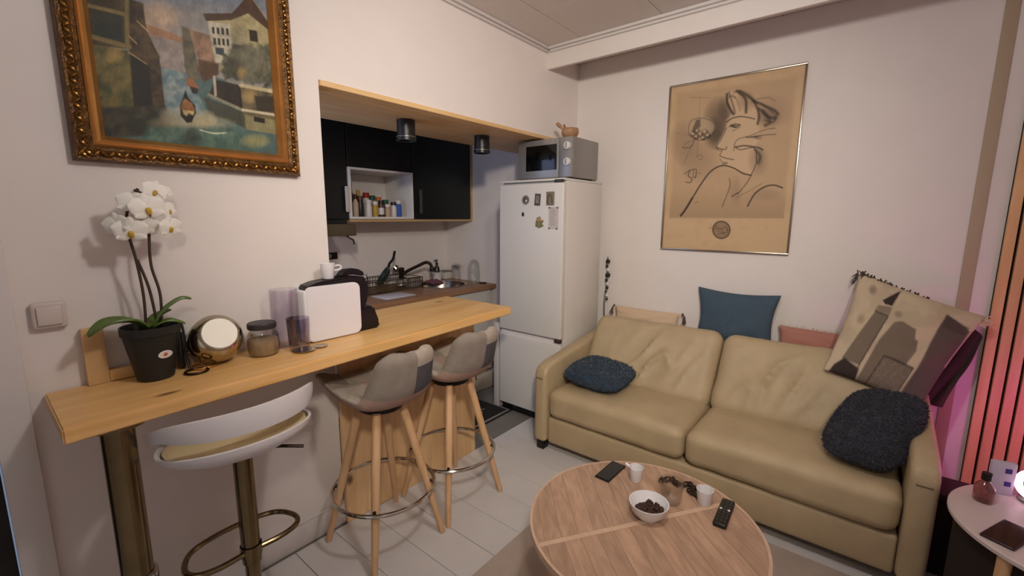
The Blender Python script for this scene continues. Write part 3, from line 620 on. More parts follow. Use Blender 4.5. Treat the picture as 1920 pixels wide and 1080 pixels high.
G().box(.2485, .42, 1.868, 1.897, zb(.33)+.0015, 1.005, r=.002).build('rail', mPine, br)

# orchid
OX, OY = .352, 1.802; OZ = zb(OX)+.0006
pt = thing('orchid_pot', 'dark plastic flower pot with an oval white sticker on the bar', 'pot', (OX, OY, OZ))
G().lathe([(.0, .004), (.046, 0), (.050, .003), (.074, .15), (.078, .152), (.079, .178), (.074, .178), (.070, .150), (.066, .148)], (OX, OY, OZ), 36, cap=False).build('pot_body', mPot, pt)
G().lathe([(.069, .0), (.04, .006), (0, .012)], (OX, OY, OZ+.148), 20).build('soil', mSoil, pt)
sa = math.atan2(-.80, -.12)+.42; sd = Vector((math.cos(sa), math.sin(sa), -.17)).normalized(); sp0 = Vector((OX+.0655*math.cos(sa), OY+.0655*math.sin(sa), OZ+.088))
Ts = basis(sp0, Vector((-math.sin(sa), math.cos(sa), 0)), Vector((0, 0, 1))-sd*sd.z, sd)
stk = G().lathe([(.021, 0), (.021, .0012), (0, .0014)], n=24, sx=1.0, sy=.62, T=Ts).build('sticker', mWhitePl, pt)
G().lathe([(.006, .0015), (.006, .0024)], n=10, T=Ts).build('sticker_motif', mOrange, stk)
orc = thing('white_orchid', 'white flowering orchid with two thin stems in the dark pot', 'plant', (OX, OY, OZ+.16))
def leaf(P, w, th=.006):
    Q = spline(P, 8); n = len(Q); A = np.zeros((n, 7, 3))
    for i, p in enumerate(Q):
        t = Vector(Q[min(i+1, n-1)])-Vector(Q[max(i-1, 0)]); t.normalize(); s = t.cross(Vector((0, 0, 1))); s.normalize(); nn = s.cross(t)
        ww = w*math.sin(PI*min(1, (i+.6)/n*1.0)**.8)**.7+.002
        for j in range(7):
            q = (j-3)/3; A[i, j] = Vector(p)+s*ww*q+nn*(.25*ww*q*q)
    return G().shell(A, th)
zt = OZ+.165
for P, w in (([(OX-.01, OY, zt), (OX-.05, OY-.005, zt+.03), (OX-.105, OY-.02, zt+.035), (OX-.150, OY-.03, zt+.008)], .042),
             ([(OX+.01, OY, zt), (OX+.04, OY-.005, zt+.05), (OX+.085, OY-.015, zt+.085), (OX+.115, OY-.02, zt+.083)], .020),
             ([(OX, OY+.01, zt), (OX+.03, OY+.03, zt+.03), (OX+.07, OY+.04, zt+.045)], .02),
             ([(OX+.01, OY-.01, zt), (OX+.045, OY-.03, zt+.02), (OX+.085, OY-.035, zt+.005)], .018)):
    leaf(P, w).build('leaf', mLeaf, orc)
def at(px, py, pz): return (px, py, pz)
stems = ([(OX-.012, OY, zt-.02), (.345, 1.80, 1.24), (.338, 1.80, 1.36), (.325, 1.795, 1.46), (.335, 1.785, 1.53), (.36, 1.775, 1.58)],
         [(OX+.028, OY, zt-.02), (.388, 1.80, 1.24), (.374, 1.80, 1.34), (.378, 1.797, 1.44), (.384, 1.79, 1.51), (.372, 1.78, 1.56), (.35, 1.77, 1.575)],
         [(OX+.02, OY-.005, zt-.02), (.362, 1.80, 1.26), (.341, 1.80, 1.36)])
for P in stems: G().tube(spline(P, 8), .0042, 7).build('stem', mStem, orc)
def flower(c, nrm, s, roll=0.):
    nrm = Vector(nrm).normalized(); ux = Vector((0, 0, 1)).cross(nrm).normalized(); uy = nrm.cross(ux); T = basis(c, ux, uy, nrm) @ Matrix.Rotation(roll, 4, 'Z')
    fl_ = None
    for k, (a, L, wd) in enumerate(((90, .95, .40), (213, .92, .40), (327, .92, .40), (15, 1.0, .62), (165, 1.0, .62))):
        A = np.zeros((9, 7, 3)); ca, sa_ = math.cos(math.radians(a)), math.sin(math.radians(a))
        for i in range(9):
            t = i/8; w_ = wd*s*(math.sin(PI*(t*.86+.1))**.8)*.5
            for j in range(7):
                q = (j-3)/3; u = t*L*s*.52; v = q*w_
                A[i, j] = (ca*u-sa_*v, sa_*u+ca*v, .004*k/5+.10*s*(t*t)*(.3)-.05*s*q*q+.004)
        yield ('petal', G().shell(A, .0012, T=T), mPetal)
    yield ('lip', G().soft((.16*s, .26*s, .14*s), .06*s, 4, T=T @ TM((0, -.12*s, .07*s), (.5, 0, 0))), mLip)
FL = [((.328, 1.765, 1.452), (-.25, -1, -.1), .088, 0), ((.372, 1.755, 1.522), (.0, -1, .05), .092, .2), ((.40, 1.775, 1.575), (.2, -1, .2), .070, -.3),
      ((.428, 1.775, 1.462), (.45, -1, -.1), .075, .1), ((.430, 1.785, 1.515), (.6, -.8, .2), .060, .5), ((.345, 1.775, 1.535), (-.4, -1, .2), .085, -.2),
      ((.425, 1.785, 1.572), (.5, -.9, .5), .055, .3), ((.300, 1.78, 1.470), (-.8, -.7, .1), .075, .2), ((.365, 1.775, 1.468), (.1, -1, -.3), .078, -.1), ((.392, 1.78, 1.535), (.1, -1, .3), .062, .4)]
for c, nn, s, r in FL:
    fo = None; gg = list(flower(c, nn, s, r))
    lp = gg[-1][1].build('flower', mLip, orc)
    for nm, g, m in gg[:-1]: g.build('petal', m, lp)
pc = thing('phone_charger', 'small black charger block leaning by the orchid pot', 'charger', (.445, 1.83, OZ))
G().box(.424, .442, 1.825, 1.86, OZ+.002, OZ+.135, r=.006, T=None).build('block', mBlk, pc)
G().tube(spline([(.438, 1.842, OZ+.135), (.440, 1.835, OZ+.165), (.442, 1.822, OZ+.155), (.443, 1.816, OZ+.12), (.443, 1.812, OZ+.05), (.444, 1.80, OZ+.009)], 6), .004, 6).build('cable', mBlk, pc)
for k, (x, y, r, mm, lb) in enumerate(((.452, 1.752, .030, M('dark_hoop', (52, 40, 24), .25, metal=.7), 'dark metal hoop bracelet lying in front of the orchid pot'), (.485, 1.795, .033, mGold, 'golden hoop bracelet lying between orchid pot and steel pot'))):
    n = 28; tag(G().tube([(x+r*1.1*math.cos(2*PI*i/n), y+r*math.sin(2*PI*i/n), zb(x)+.0045) for i in range(n)], .0042, 8, closed=True).build('bracelet', mm, off=(x, y, zb(x))), lb, 'bracelet')
# steel pot lying against the jar with its brushed base to the room
PX, PY = .533, 1.800; ax = Vector((-.06, -1.10, .60)).normalized(); ux = Vector((0, 0, 1)).cross(ax).normalized(); uy = ax.cross(ux)
sp_ = thing('steel_pot', 'round polished steel pot tipped so its brushed base disc faces the room', 'pot', (PX, PY, zb(PX)))
Tp = basis((PX, PY, zb(PX)+.093), ux, uy, ax)
G().lathe([(.062, -.062), (.078, -.060), (.083, -.045), (.085, -.01), (.080, .028), (.066, .048), (.052, .054)], n=40, T=Tp).build('pot_body', mSteel, sp_)
G().lathe([(.056, .0545), (.057, .060), (.054, .063), (0, .0632)], n=40, T=Tp).build('base_disc', mBrush, sp_)
for s in (-1, 1): G().tube([tuple(Tp @ Vector(p)) for p in spline([(s*.075, -.02, -.045), (s*.088, -.016, -.04), (s*.088, .016, -.04), (s*.075, .02, -.045)], 5)], .004, 7).build('handle', mChrome, sp_)
# jar, tumbler, lids
JX, JY = .682, 1.782
jr = thing('sugar_jar', 'squat glass jar with black lid, half full of beige grains, on the bar', 'jar', (JX, JY, zb(JX)))
G().lathe([(.046, 0), (.052, .006), (.056, .04), (.054, .075), (.043, .098), (.040, .104)], (JX, JY, zb(JX)+.0006), 32, cap=False).lathe([(0, 0.002), (.046, 0)], (JX, JY, zb(JX)+.0006), 32, cap=False).build('jar_glass', mGlassT, jr)
tag(G().lathe([(.045, .004), (.050, .01), (.0535, .04), (.052, .062), (.03, .066), (0, .067)], (JX, JY, zb(JX)+.0006), 28).build('grains', M('grains', (158, 134, 102), .9, bump=.5, bscale=300, var=.2, vscale=60), jr), kind='stuff')
G().lathe([(.049, .104), (.050, .108), (.050, .122), (.047, .126), (0, .127)], (JX, JY, zb(JX)+.0006), 32).build('lid', M('lid_dark', (48, 44, 46), .45), jr)
for x, y, r, lb in ((.80, 1.705, .044, 'small steel saucer under the purple tumbler'), (.868, 1.705, .028, 'tiny round steel tin lid beside the coffee machine')):
    tag(G().lathe([(r*.6, 0), (r, .004), (r, .0055), (r*.6, .003), (0, .003)], (x, y, zb(x)+.0006), 26).build('metal_saucer', mSteel, off=(x, y, zb(x))), lb, 'saucer')
tx, ty = .792, 1.722; zz = zb(tx)+.0045
bo = thing('purple_tumbler', 'thick purple glass tumbler beside the white coffee machine', 'glass', (tx, ty, zz))
G().lathe([(0, .0), (.034, 0), (.036, .004), (.042, .128), (.040, .128), (.034, .022), (0, .020)], (tx, ty, zz), 32, cap=False).build('tumbler', mPurple, bo)
vx, vy = .790, 1.828
tag(G().lathe([(0, 0), (.050, 0), (.052, .005), (.052, .235), (.0495, .235), (.0495, .012), (0, .010)], (vx, vy, zb(vx)+.0006), 36, cap=False).build('lilac_vase', mPurple2, off=(vx, vy, zb(vx))), 'tall thin lilac glass cylinder behind the purple tumbler', 'vase')
# coffee machine: white side panel to the room, spout to the right
cmz = zb(.95)+.0006; cm = thing('coffee_machine', 'white and black pod coffee machine seen from its white side', 'coffee machine', (.97, 1.83, cmz))
def rrect(x0, x1, z0, z1, r, n=6):
    P = []
    for cx, cz, a in ((x1-r, z1-r, 0), (x0+r, z1-r, 90), (x0+r, z0+r, 180), (x1-r, z0+r, 270)):
        for k in range(n+1): q = math.radians(a+90*k/n); P.append((cx+r*math.cos(q), cz+r*math.sin(q)))
    return P
Ty = Matrix(((1, 0, 0, 0), (0, 0, 1, 0), (0, 1, 0, 0), (0, 0, 0, 1)))   # (x, z, y) -> (x, y, z)
def side_panel(y0, y1):
    b = bmesh.new(); vs = [b.verts.new((x, y0, z)) for x, z in rrect(.850, 1.098, cmz+.004, cmz+.236, .030)]; f = b.faces.new(vs)
    e = bmesh.ops.extrude_face_region(b, geom=[f]); bmesh.ops.translate(b, verts=[v for v in e['geom'] if isinstance(v, bmesh.types.BMVert)], vec=(0, y1-y0, 0))
    bmesh.ops.bevel(b, geom=[q for q in b.edges if abs(q.verts[0].co.y-q.verts[1].co.y) < 1e-6], offset=.003, segments=2, affect='EDGES'); return G().bm(b)
side_panel(1.765, 1.785).build('side_panel', mWhitePl, cm)
side_panel(1.868, 1.886).build('side_panel', mWhitePl, cm)
G().box(.844, .868, 1.767, 1.885, cmz+.006, cmz+.222, r=.010, seg=3).build('rear_cover', mWhitePl, cm)
def blk(nm, P, y0, y1, r=.006):
    b = bmesh.new(); vs = [b.verts.new((x, y0, z)) for x, z in P]; f = b.faces.new(vs)
    e = bmesh.ops.extrude_face_region(b, geom=[f]); bmesh.ops.translate(b, verts=[v for v in e['geom'] if isinstance(v, bmesh.types.BMVert)], vec=(0, y1-y0, 0))
    bmesh.ops.bevel(b, geom=b.edges[:], offset=r, segments=2, affect='EDGES'); return G().bm(b).build(nm, mBlk, cm)
c0 = cmz
blk('core', [(.870, c0+.002), (1.09, c0+.002), (1.09, c0+.20), (1.13, c0+.20), (1.145, c0+.25), (1.06, c0+.262), (.92, c0+.250), (.870, c0+.236)], 1.786, 1.867)
blk('brew_head', [(1.06, c0+.10), (1.125, c0+.10), (1.150, c0+.125), (1.165, c0+.19), (1.155, c0+.235), (1.13, c0+.25), (1.06, c0+.25)], 1.792, 1.862, .008)
blk('drip_tray', [(1.085, c0+.001), (1.205, c0+.001), (1.208, c0+.03), (1.18, c0+.11), (1.095, c0+.115)], 1.782, 1.872, .01)
blk('lever', [(1.03, c0+.262), (1.085, c0+.266), (1.145, c0+.252), (1.150, c0+.268), (1.115, c0+.290), (1.06, c0+.288)], 1.800, 1.858, .006)
ec = thing('espresso_cup', 'small white cup standing on top of the coffee machine', 'cup', (1.0, 1.84, c0+.25))
def cup(x, y, z, r, h, nm='cup_body'):
    return G().lathe([(0, .001), (r*.72, 0), (r*.78, .003), (r, h), (r*.93, h), (r*.72, .008), (0, .006)], (x, y, z), 30, cap=False)
cup(.985, 1.828, c0+.2562, .031, .066).build('cup_body', mWhitePl, ec)
G().tube(spline([(1.012, 1.822, c0+.310), (1.036, 1.815, c0+.310), (1.038, 1.815, c0+.296), (1.009, 1.823, c0+.288)], 6), .004, 7).build('handle', mWhitePl, ec)

# light switch
ls = thing('light_switch', 'square white rocker light switch on the wall left of the orchid', 'light switch', (.136, YA, 1.2))
G().box(.099, .174, YA-.022, YA-.0005, 1.163, 1.243, r=.008, seg=3).build('frame', M('switch_frame', (206, 192, 182), .4), ls)
G().box(.110, .163, YA-.029, YA-.0225, 1.175, 1.231, r=.003).build('rocker', M('switch_rocker', (210, 196, 188), .35), ls)

# ------------------------------------------------------------------ canal painting in its gilded frame
PX0, PX1, PZ0, PZ1 = .238, .916, 1.661, 2.56
pf = thing('canal_painting', 'oil painting of a canal with a boat in an ornate dark gilded frame', 'painting', ((PX0+PX1)/2, YA, PZ0))
def frame_side(a, b_, inn, prof, mat, name, parent):
    """mitred moulding from corner a to b (x, z); inn = inward direction, prof = [(inset, height)]"""
    a = np.array(a); b_ = np.array(b_); d = (b_-a)/np.linalg.norm(b_-a); inn = np.array(inn, float); A = []
    for p, s in ((a, 1), (b_, -1)): A.append([(p+inn*i+d*s*i)[0:2].tolist()+[h] for i, h in prof])
    V = [(x, YA-h, z) for row in A for x, z, h in row]; k = len(prof); F = [(i, (i+1) % k, k+(i+1) % k, k+i) for i in range(k)]+[tuple(range(k)), tuple(range(k, 2*k))[::-1]]
    return G().add(V, F).build(name, mat, parent)
outp = [(0, .001), (0, .026), (.006, .038), (.016, .034), (.034, .040), (.046, .034), (.046, .001)]
inp = [(.0462, .001), (.0462, .036), (.052, .041), (.058, .034), (.066, .036), (.074, .024), (.080, .016), (.080, .001)]
cs = [(PX0, PZ0), (PX1, PZ0), (PX1, PZ1), (PX0, PZ1)]; inns = [(0, 1), (-1, 0), (0, -1), (1, 0)]
for k in range(4):
    o = frame_side(cs[k], cs[(k+1) % 4], inns[k], outp, mGiltDk, 'frame_side', pf)
    frame_side(cs[k], cs[(k+1) % 4], inns[k], inp, mGold, 'gilt_moulding', pf)
    g = G(); a = np.array(cs[k]); b_ = np.array(cs[(k+1) % 4]); L = np.linalg.norm(b_-a); d = (b_-a)/L; inn = np.array(inns[k], float); n = int(L/.017)
    for i in range(1, n):
        p = a+d*(i*L/n)+inn*.024; t = Vector((d[0], 0, d[1])); q = Vector((inn[0], 0, inn[1])); nn = Vector((0, -1, 0))
        s = 1 if i % 2 else -1; e1 = (t*.72+q*.69*s).normalized(); e2 = nn.cross(e1)
        g.lathe([(0, -.011), (.0042, -.006), (.0052, 0), (.0036, .007), (0, .012)], n=7, T=basis((p[0], YA-.0385, p[1]), e2, nn, e1))
        if i % 4 == 0: g.lathe([(0, -.006), (.006, 0), (0, .006)], n=7, T=basis((p[0], YA-.042, p[1]), t, nn, q))
    tag(g.build('carved_ornament', M('gilt_ornament', (138, 96, 44), .28, metal=.8, var=.35, vscale=30), o), kind='stuff')
# canvas: flat picture, painted on a fine grid
cx0, cx1, cz0, cz1 = PX0+.079, PX1-.079, PZ0+.079, PZ1-.079
NXc, NYc = 250, 370
def canvas():
    u = np.linspace(0, 1, NXc); v = np.linspace(0, 1, NYc); X = cx0+(cx1-cx0)*u[:, None]*np.ones(NYc); Z = cz1-(cz1-cz0)*v[None, :]*np.ones((NXc, 1))
    Hm = homog([(.316, 1.741), (.836, 1.741), (.836, 2.26), (.316, 2.05)], [(370, 795), (1395, 905), (1328, 0), (262, 200)])
    x, y = happly(Hm, X, Z); p = Paint(x, y, (128, 140, 164))
    p.mix(np.clip((y+60)/260, 0, 1)*.6, (176, 166, 160)); p.mix(np.clip(-y/200, 0, 1), (104, 122, 160))
    p.blob(640, 90, 160, 110, (206, 176, 150), .8); p.blob(830, 100, 90, 130, (150, 146, 150), .8)
    p.poly([(380, 400), (700, 380), (960, 420), (1450, 600), (1450, 1000), (200, 1000), (300, 700)], (84, 120, 126), 10)
    p.poly([(660, 400), (820, 400), (930, 640), (880, 700), (690, 700)], (104, 140, 160), 14, col2=(150, 172, 182))
    p.poly([(480, 20), (560, 30), (540, 180), (790, 230), (780, 300), (560, 220)], (150, 140, 140), 10, .5)
    p.poly([(520, 128), (790, 205), (775, 240), (590, 205)], (176, 130, 94), 8)
    p.poly([(585, 205), (800, 240), (805, 420), (650, 390)], (168, 160, 160), 8, col2=(150, 140, 144))
    p.poly([(775, 135), (830, 150), (900, 460), (830, 470), (800, 380)], (122, 116, 96), 8, col2=(96, 96, 84))
    p.poly([(820, 150), (960, 180), (990, 380), (880, 330)], (172, 134, 110), 10, col2=(140, 112, 92))
    p.poly([(460, 0), (545, 20), (570, 180), (650, 330), (695, 640), (500, 650)], (70, 56, 34), 8, col2=(104, 84, 48))
    p.poly([(480, 320), (600, 400), (625, 640), (520, 645)], (52, 44, 26), 10)
    p.poly([(200, -600), (470, -600), (480, 120), (480, 300), (250, 300)], (72, 62, 30), 8, col2=(96, 84, 40))
    p.poly([(270, 80), (430, 110), (445, 255), (290, 240)], (58, 66, 46), 8, col2=(50, 58, 50))
    p.line([(250, 66), (455, 98), (470, 290)], 22, (150, 130, 70), 6, .9, False); p.line([(280, 245), (480, 288)], 26, (146, 128, 72), 6, .9, False); p.line([(440, -200), (470, 290)], 24, (140, 122, 66), 6, .8, False)
    p.poly([(270, 290), (480, 310), (520, 650), (330, 640)], (128, 118, 56), 10, col2=(84, 90, 44)); p.blob(400, 340, 60, 60, (190, 160, 70), .7)
    p.line([(515, 130), (580, 185)], 6, (196, 170, 120), 3); p.line([(470, 220), (520, 265)], 6, (190, 164, 110), 3); p.line([(475, 318), (580, 380)], 6, (180, 156, 104), 3)
    p.poly([(330, 640), (690, 620), (760, 700), (640, 790), (370, 800), (340, 760)], (58, 62, 48), 20, col2=(84, 80, 60))
    p.poly([(930, 60), (1090, 50), (1220, -110), (1340, 60), (1350, 420), (1000, 400)], (182, 172, 128), 8, col2=(150, 146, 120))
    p.poly([(935, 85), (1080, 95), (1100, 300), (1000, 380), (965, 250)], (196, 192, 180), 8, col2=(160, 160, 150))
    p.poly([(905, 42), (1090, 20), (1205, -120), (1350, 70), (1345, 110), (1200, 10), (1085, 66), (925, 88)], (96, 70, 50), 6)
    for a in range(4):
        p.poly([(962+a*30, 122), (978+a*30, 122), (982+a*30, 165), (966+a*30, 163)], (62, 62, 60), 4); p.poly([(972+a*28, 190), (988+a*28, 190), (992+a*28, 235), (976+a*28, 232)], (66, 66, 62), 4)
    p.poly([(1205, 115), (1260, 120), (1268, 195), (1212, 190)], (66, 52, 36), 5)
    p.poly([(985, 250), (1040, 250), (1045, 300), (990, 290)], (66, 84, 92), 6); p.line([(1040, 290), (1110, 340)], 16, (70, 84, 90), 8)
    p.poly([(1100, 230), (1345, 200), (1360, 480), (1040, 440), (1020, 350)], (104, 106, 88), 24, .9, col2=(70, 72, 56), wob=60); p.blob(1230, 300, 150, 120, (134, 134, 118), .6); p.blob(1100, 380, 90, 80, (60, 60, 40), .7); p.blob(1160, 400, 40, 50, (176, 150, 84), .7)
    p.poly([(880, 330), (1010, 350), (1010, 420), (920, 470), (880, 400)], (104, 76, 44), 16)
    p.poly([(985, 450), (1150, 480), (1175, 640), (950, 550)], (58, 50, 40), 8, col2=(76, 62, 46)); p.line([(982, 435), (992, 545)], 16, (186, 180, 168), 5)
    p.poly([(920, 560), (1170, 640), (1180, 740), (950, 660)], (78, 84, 72), 10); p.line([(950, 545), (1170, 635)], 18, (150, 150, 134), 6)
    p.poly([(1150, 480), (1380, 500), (1390, 760), (1180, 750)], (122, 110, 80), 6, col2=(88, 82, 62)); p.blob(1210, 540, 60, 60, (190, 160, 100), .8); p.poly([(1240, 540), (1370, 540), (1375, 640), (1260, 640)], (72, 64, 50), 14)
    p.line([(1150, 478), (1365, 508)], 22, (196, 186, 146), 6); p.line([(1165, 630), (1385, 658)], 16, (202, 196, 176), 5); p.poly([(1180, 660), (1385, 690), (1390, 780), (1190, 750)], (150, 146, 108), 8)
    p.poly([(1238, 668), (1312, 682), (1312, 712), (1240, 700)], (58, 46, 36), 4)
    p.blob(860, 720, 280, 60, (190, 182, 150), .75); p.blob(760, 670, 110, 60, (176, 176, 160), .7); p.blob(930, 690, 80, 60, (196, 186, 150), .7)
    p.poly([(600, 740), (1100, 740), (1250, 880), (560, 850)], (72, 112, 104), 30, .85, col2=(104, 140, 130)); p.blob(850, 800, 70, 60, (58, 62, 48), .8); p.blob(1250, 820, 110, 50, (170, 166, 104), .8); p.line([(900, 755), (980, 775), (1060, 772)], 7, (196, 206, 196), 4)
    p.poly([(370, 800), (1400, 905), (1400, 1000), (370, 1000)], (60, 78, 64), 20, .5)
    p.poly([(812, 450), (850, 455), (890, 510), (875, 540), (840, 510), (815, 490)], (172, 110, 54), 6); p.poly([(835, 500), (888, 512), (878, 545), (850, 540)], (56, 52, 44), 6)
    bt = [(808, 520), (828, 570), (868, 612), (876, 655), (850, 712), (822, 716), (785, 676), (778, 618), (795, 570)]; p.poly(bt, (44, 34, 22), 5)
    p.poly([(808, 572), (850, 600), (868, 640), (845, 668), (800, 655), (784, 626), (795, 590)], (176, 122, 52), 6, col2=(140, 92, 40)); p.poly([(796, 640), (866, 648), (858, 672), (832, 655), (820, 676), (800, 664)], (196, 176, 110), 5)
    k = fbm(x, y, .022, 21)-.5; p.c *= (1+.5*k)[..., None]; k = fbm(x*1.8, y*.7, .06, 31)-.5; p.c *= (1+.3*k)[..., None]
    P = np.zeros((NXc, NYc, 3)); P[..., 0] = X; P[..., 1] = YA-.012; P[..., 2] = Z; return P, p.c
P, C = canvas()
G().box(cx0-.01, cx1+.01, YA-.0115, YA-.002, cz0-.01, cz1+.01).build('stretcher', mSoil, pf)
o = G().grid(P).build('canvas', painted('oil_paint', .5, bump=.10, bscale=220, spec=.25), pf); g_ = C.mean(-1, keepdims=True); C = (C*.72+g_*.28)*np.array((1.0, .95, .80)); setcol(o, C**1.15*.95)

# ------------------------------------------------------------------ poster on the right wall
QY0, QY1, QZ0, QZ1 = .388, 1.174, 1.278, 2.376
po = thing('framed_drawing', 'framed charcoal drawing of a woman in profile on beige paper, above the sofa', 'picture', (XB, (QY0+QY1)/2, QZ0))
fw, fd = .011, .022
for a in ((QY0, QY1, QZ0, QZ0+fw), (QY0, QY1, QZ1-fw, QZ1), (QY0, QY0+fw, QZ0+fw, QZ1-fw), (QY1-fw, QY1, QZ0+fw, QZ1-fw)):
    G().box(XB-fd, XB-.001, *a, r=.002).build('frame_side', mCopper, po)
NXp, NYp = 250, 350
def poster():
    y0, y1, z0, z1 = QY0+fw-.002, QY1-fw+.002, QZ0+fw-.002, QZ1-fw+.002
    u = np.linspace(0, 1, NXp); v = np.linspace(0, 1, NYp); Y = y1-(y1-y0)*u[:, None]*np.ones(NYp); Z = z1-(z1-z0)*v[None, :]*np.ones((NXp, 1))
    Hm = homog([(QY1, QZ1), (QY0, QZ1), (QY0, QZ0), (QY1, QZ0)], [(108, 178), (835, 42), (712, 1055), (52, 1015)]); x, y = happly(Hm, Y, Z)
    D = (46, 36, 30); p = Paint(x, y, (198, 168, 130)); k = fbm(x, y, .012, 2); p.mix(np.clip((k-.45)*2, 0, .35), (182, 152, 114))
    sheet = [(140, 212), (772, 120), (690, 862), (98, 856)]; p.poly(sheet, (178, 150, 116), 26, .75); p.mix(np.clip((y-700)/160, 0, 1)*np.where(inside(x, y, sheet), .5, 0), (146, 120, 88))
    p.blob(360, 370, 90, 150, (92, 76, 62), .85, .8); p.blob(330, 450, 60, 60, D, .5); p.blob(180, 470, 90, 130, (140, 116, 92), .6); p.blob(250, 560, 110, 120, (150, 124, 98), .6); p.blob(640, 300, 120, 100, (150, 124, 98), .5)
    p.poly([(405, 200), (450, 200), (560, 300), (570, 440), (540, 500), (550, 590), (520, 635), (370, 590), (360, 540), (380, 505), (342, 490), (395, 395), (398, 350), (430, 310), (402, 240)], (196, 168, 134), 14, .9)
    p.blob(620, 330, 70, 60, (84, 68, 56), .55); p.blob(500, 250, 60, 60, (130, 106, 84), .5); p.blob(385, 300, 40, 80, (84, 68, 56), .6); p.blob(330, 400, 60, 70, (70, 56, 46), .55); p.blob(440, 720, 40, 90, (146, 120, 94), .5); p.blob(560, 560, 60, 90, (130, 106, 84), .5); p.blob(600, 740, 90, 40, (150, 124, 98), .5)
    # flower and fruit
    p.blob(263, 385, 78, 56, (176, 152, 122), 1., .4); p.line([(200, 385), (215, 355), (260, 340), (320, 355), (335, 390), (310, 440), (250, 455), (205, 430), (200, 385)], 4, D, 4, .7)
    for a, b_, r in ((225, 425, 15), (245, 408, 14), (262, 425, 16), (285, 415, 16), (300, 432, 13), (240, 440, 13), (275, 445, 12)): p.blob(a, b_, r+3, r+3, D, .9, .5); p.blob(a-3, b_-4, r*.75, r*.75, (190, 166, 134), .95, .7)
    p.poly([(240, 350), (262, 345), (262, 385), (240, 400), (230, 420), (215, 410)], D, 6, .7); p.line([(168, 495), (212, 490), (235, 440)], 4, D, 3, .8); p.line([(172, 490), (190, 470), (225, 455)], 3, D, 3, .6)
    p.line([(210, 232), (315, 236)], 2.5, D, 3, .5); p.line([(262, 236), (256, 330)], 2, D, 3, .35); p.line([(130, 415), (200, 430), (310, 410)], 2, D, 3, .4); p.line([(215, 480), (190, 540), (172, 580)], 3, D, 4, .4); p.line([(248, 460), (243, 540)], 3, D, 4, .4); p.line([(240, 545), (262, 530), (270, 550), (250, 556)], 3, D, 3, .6)
    # signature scrawl
    p.line([(176, 630), (205, 612), (238, 608), (232, 650)], 4, D, 3, .8); p.line([(205, 612), (196, 640), (215, 655), (205, 675), (182, 672)], 5, D, 3, .8); p.line([(232, 625), (262, 628)], 3, D, 3, .6); p.line([(225, 610), (222, 648), (240, 640)], 4, D, 3, .7)
    # hair
    for Pp, wd, op in (([(402, 215), (404, 262), (432, 318)], 9, .9), ([(412, 205), (440, 300), (436, 320)], 7, .7), ([(455, 200), (498, 240), (500, 310)], 11, .8), ([(470, 200), (540, 250), (568, 320), (560, 370)], 10, .8), ([(440, 205), (470, 195), (520, 220), (560, 262)], 6, .6),
        ([(540, 250), (600, 275), (650, 300), (668, 318)], 12, .75), ([(570, 290), (610, 330), (650, 340)], 12, .7), ([(590, 300), (625, 355), (600, 378)], 14, .65), ([(560, 240), (620, 232), (655, 250)], 4, .5), ([(600, 350), (640, 362), (660, 330)], 8, .6), ([(405, 240), (420, 225), (445, 232)], 5, .6), ([(430, 215), (455, 250), (470, 300)], 4, .4), ([(580, 262), (640, 310), (662, 340)], 5, .6)):
        p.line(Pp, wd*1.35, D, 8, op)
    # face
    for Pp, wd, op in (([(398, 362), (430, 340), (480, 332), (545, 344)], 6, .9), ([(412, 385), (440, 372), (470, 376)], 6, .9), ([(420, 378), (445, 388), (462, 378)], 8, .8), ([(428, 408), (445, 400), (470, 385)], 4, .6), ([(398, 392), (370, 450), (342, 490), (352, 505)], 3.5, .75), ([(342, 492), (360, 500), (392, 502), (396, 490)], 5, .8), ([(370, 505), (368, 520), (360, 532)], 3, .7),
        ([(360, 535), (378, 545), (405, 552), (432, 556)], 4.5, .9), ([(362, 552), (372, 568), (398, 572)], 4, .7), ([(374, 578), (396, 578)], 6, .8), ([(432, 510), (450, 455), (520, 432), (600, 400), (652, 392)], 4, .8), ([(442, 492), (490, 484), (560, 494), (585, 506)], 8, .85), ([(520, 440), (580, 430), (655, 424)], 5, .7), ([(500, 440), (560, 438)], 9, .6), ([(442, 492), (470, 505), (540, 496), (552, 560), (538, 605), (522, 636)], 5, .85), ([(545, 505), (572, 540), (560, 575)], 14, .55)): p.line(Pp, wd, D, 4, op)
    p.blob(436, 382, 20, 12, D, .7); p.blob(560, 440, 30, 16, D, .5); p.blob(566, 545, 26, 60, D, .4)
    # shoulder and back
    for Pp, wd, op in (([(155, 846), (190, 800), (250, 700), (310, 620), (370, 588), (430, 600), (480, 628), (522, 638)], 7, .95), ([(155, 846), (180, 812), (215, 755)], 10, .8), ([(522, 640), (490, 690), (450, 735)], 5, .8), ([(408, 655), (412, 690), (395, 740), (370, 800)], 6, .6), ([(420, 748), (450, 730)], 6, .8), ([(440, 755), (500, 725), (580, 680)], 3, .6), ([(502, 798), (540, 735), (590, 700), (640, 690), (685, 704)], 8, .9), ([(230, 780), (245, 775)], 4, .5)): p.line(Pp, wd, D, 4, op)
    # round seal
    q = np.hypot((x-364), (y-920)); p.mix(np.clip((46-q)/3, 0, 1)*.75, (128, 104, 78)); p.mix(np.clip((5-abs(q-44))/3, 0, 1)*.9, (70, 54, 42)); p.mix(np.clip((2.5-abs(q-34))/3, 0, 1)*.5, (80, 64, 50)); p.line([(300, 908), (345, 916), (412, 922)], 3, D, 3, .5); p.line([(335, 900), (360, 915), (385, 905), (395, 930), (350, 940)], 5, D, 4, .55); p.line([(342, 925), (370, 930), (380, 945)], 4, D, 4, .5)
    P = np.zeros((NXp, NYp, 3)); P[..., 0] = XB-.010; P[..., 1] = Y; P[..., 2] = Z; return P, p.c
P, C = poster()
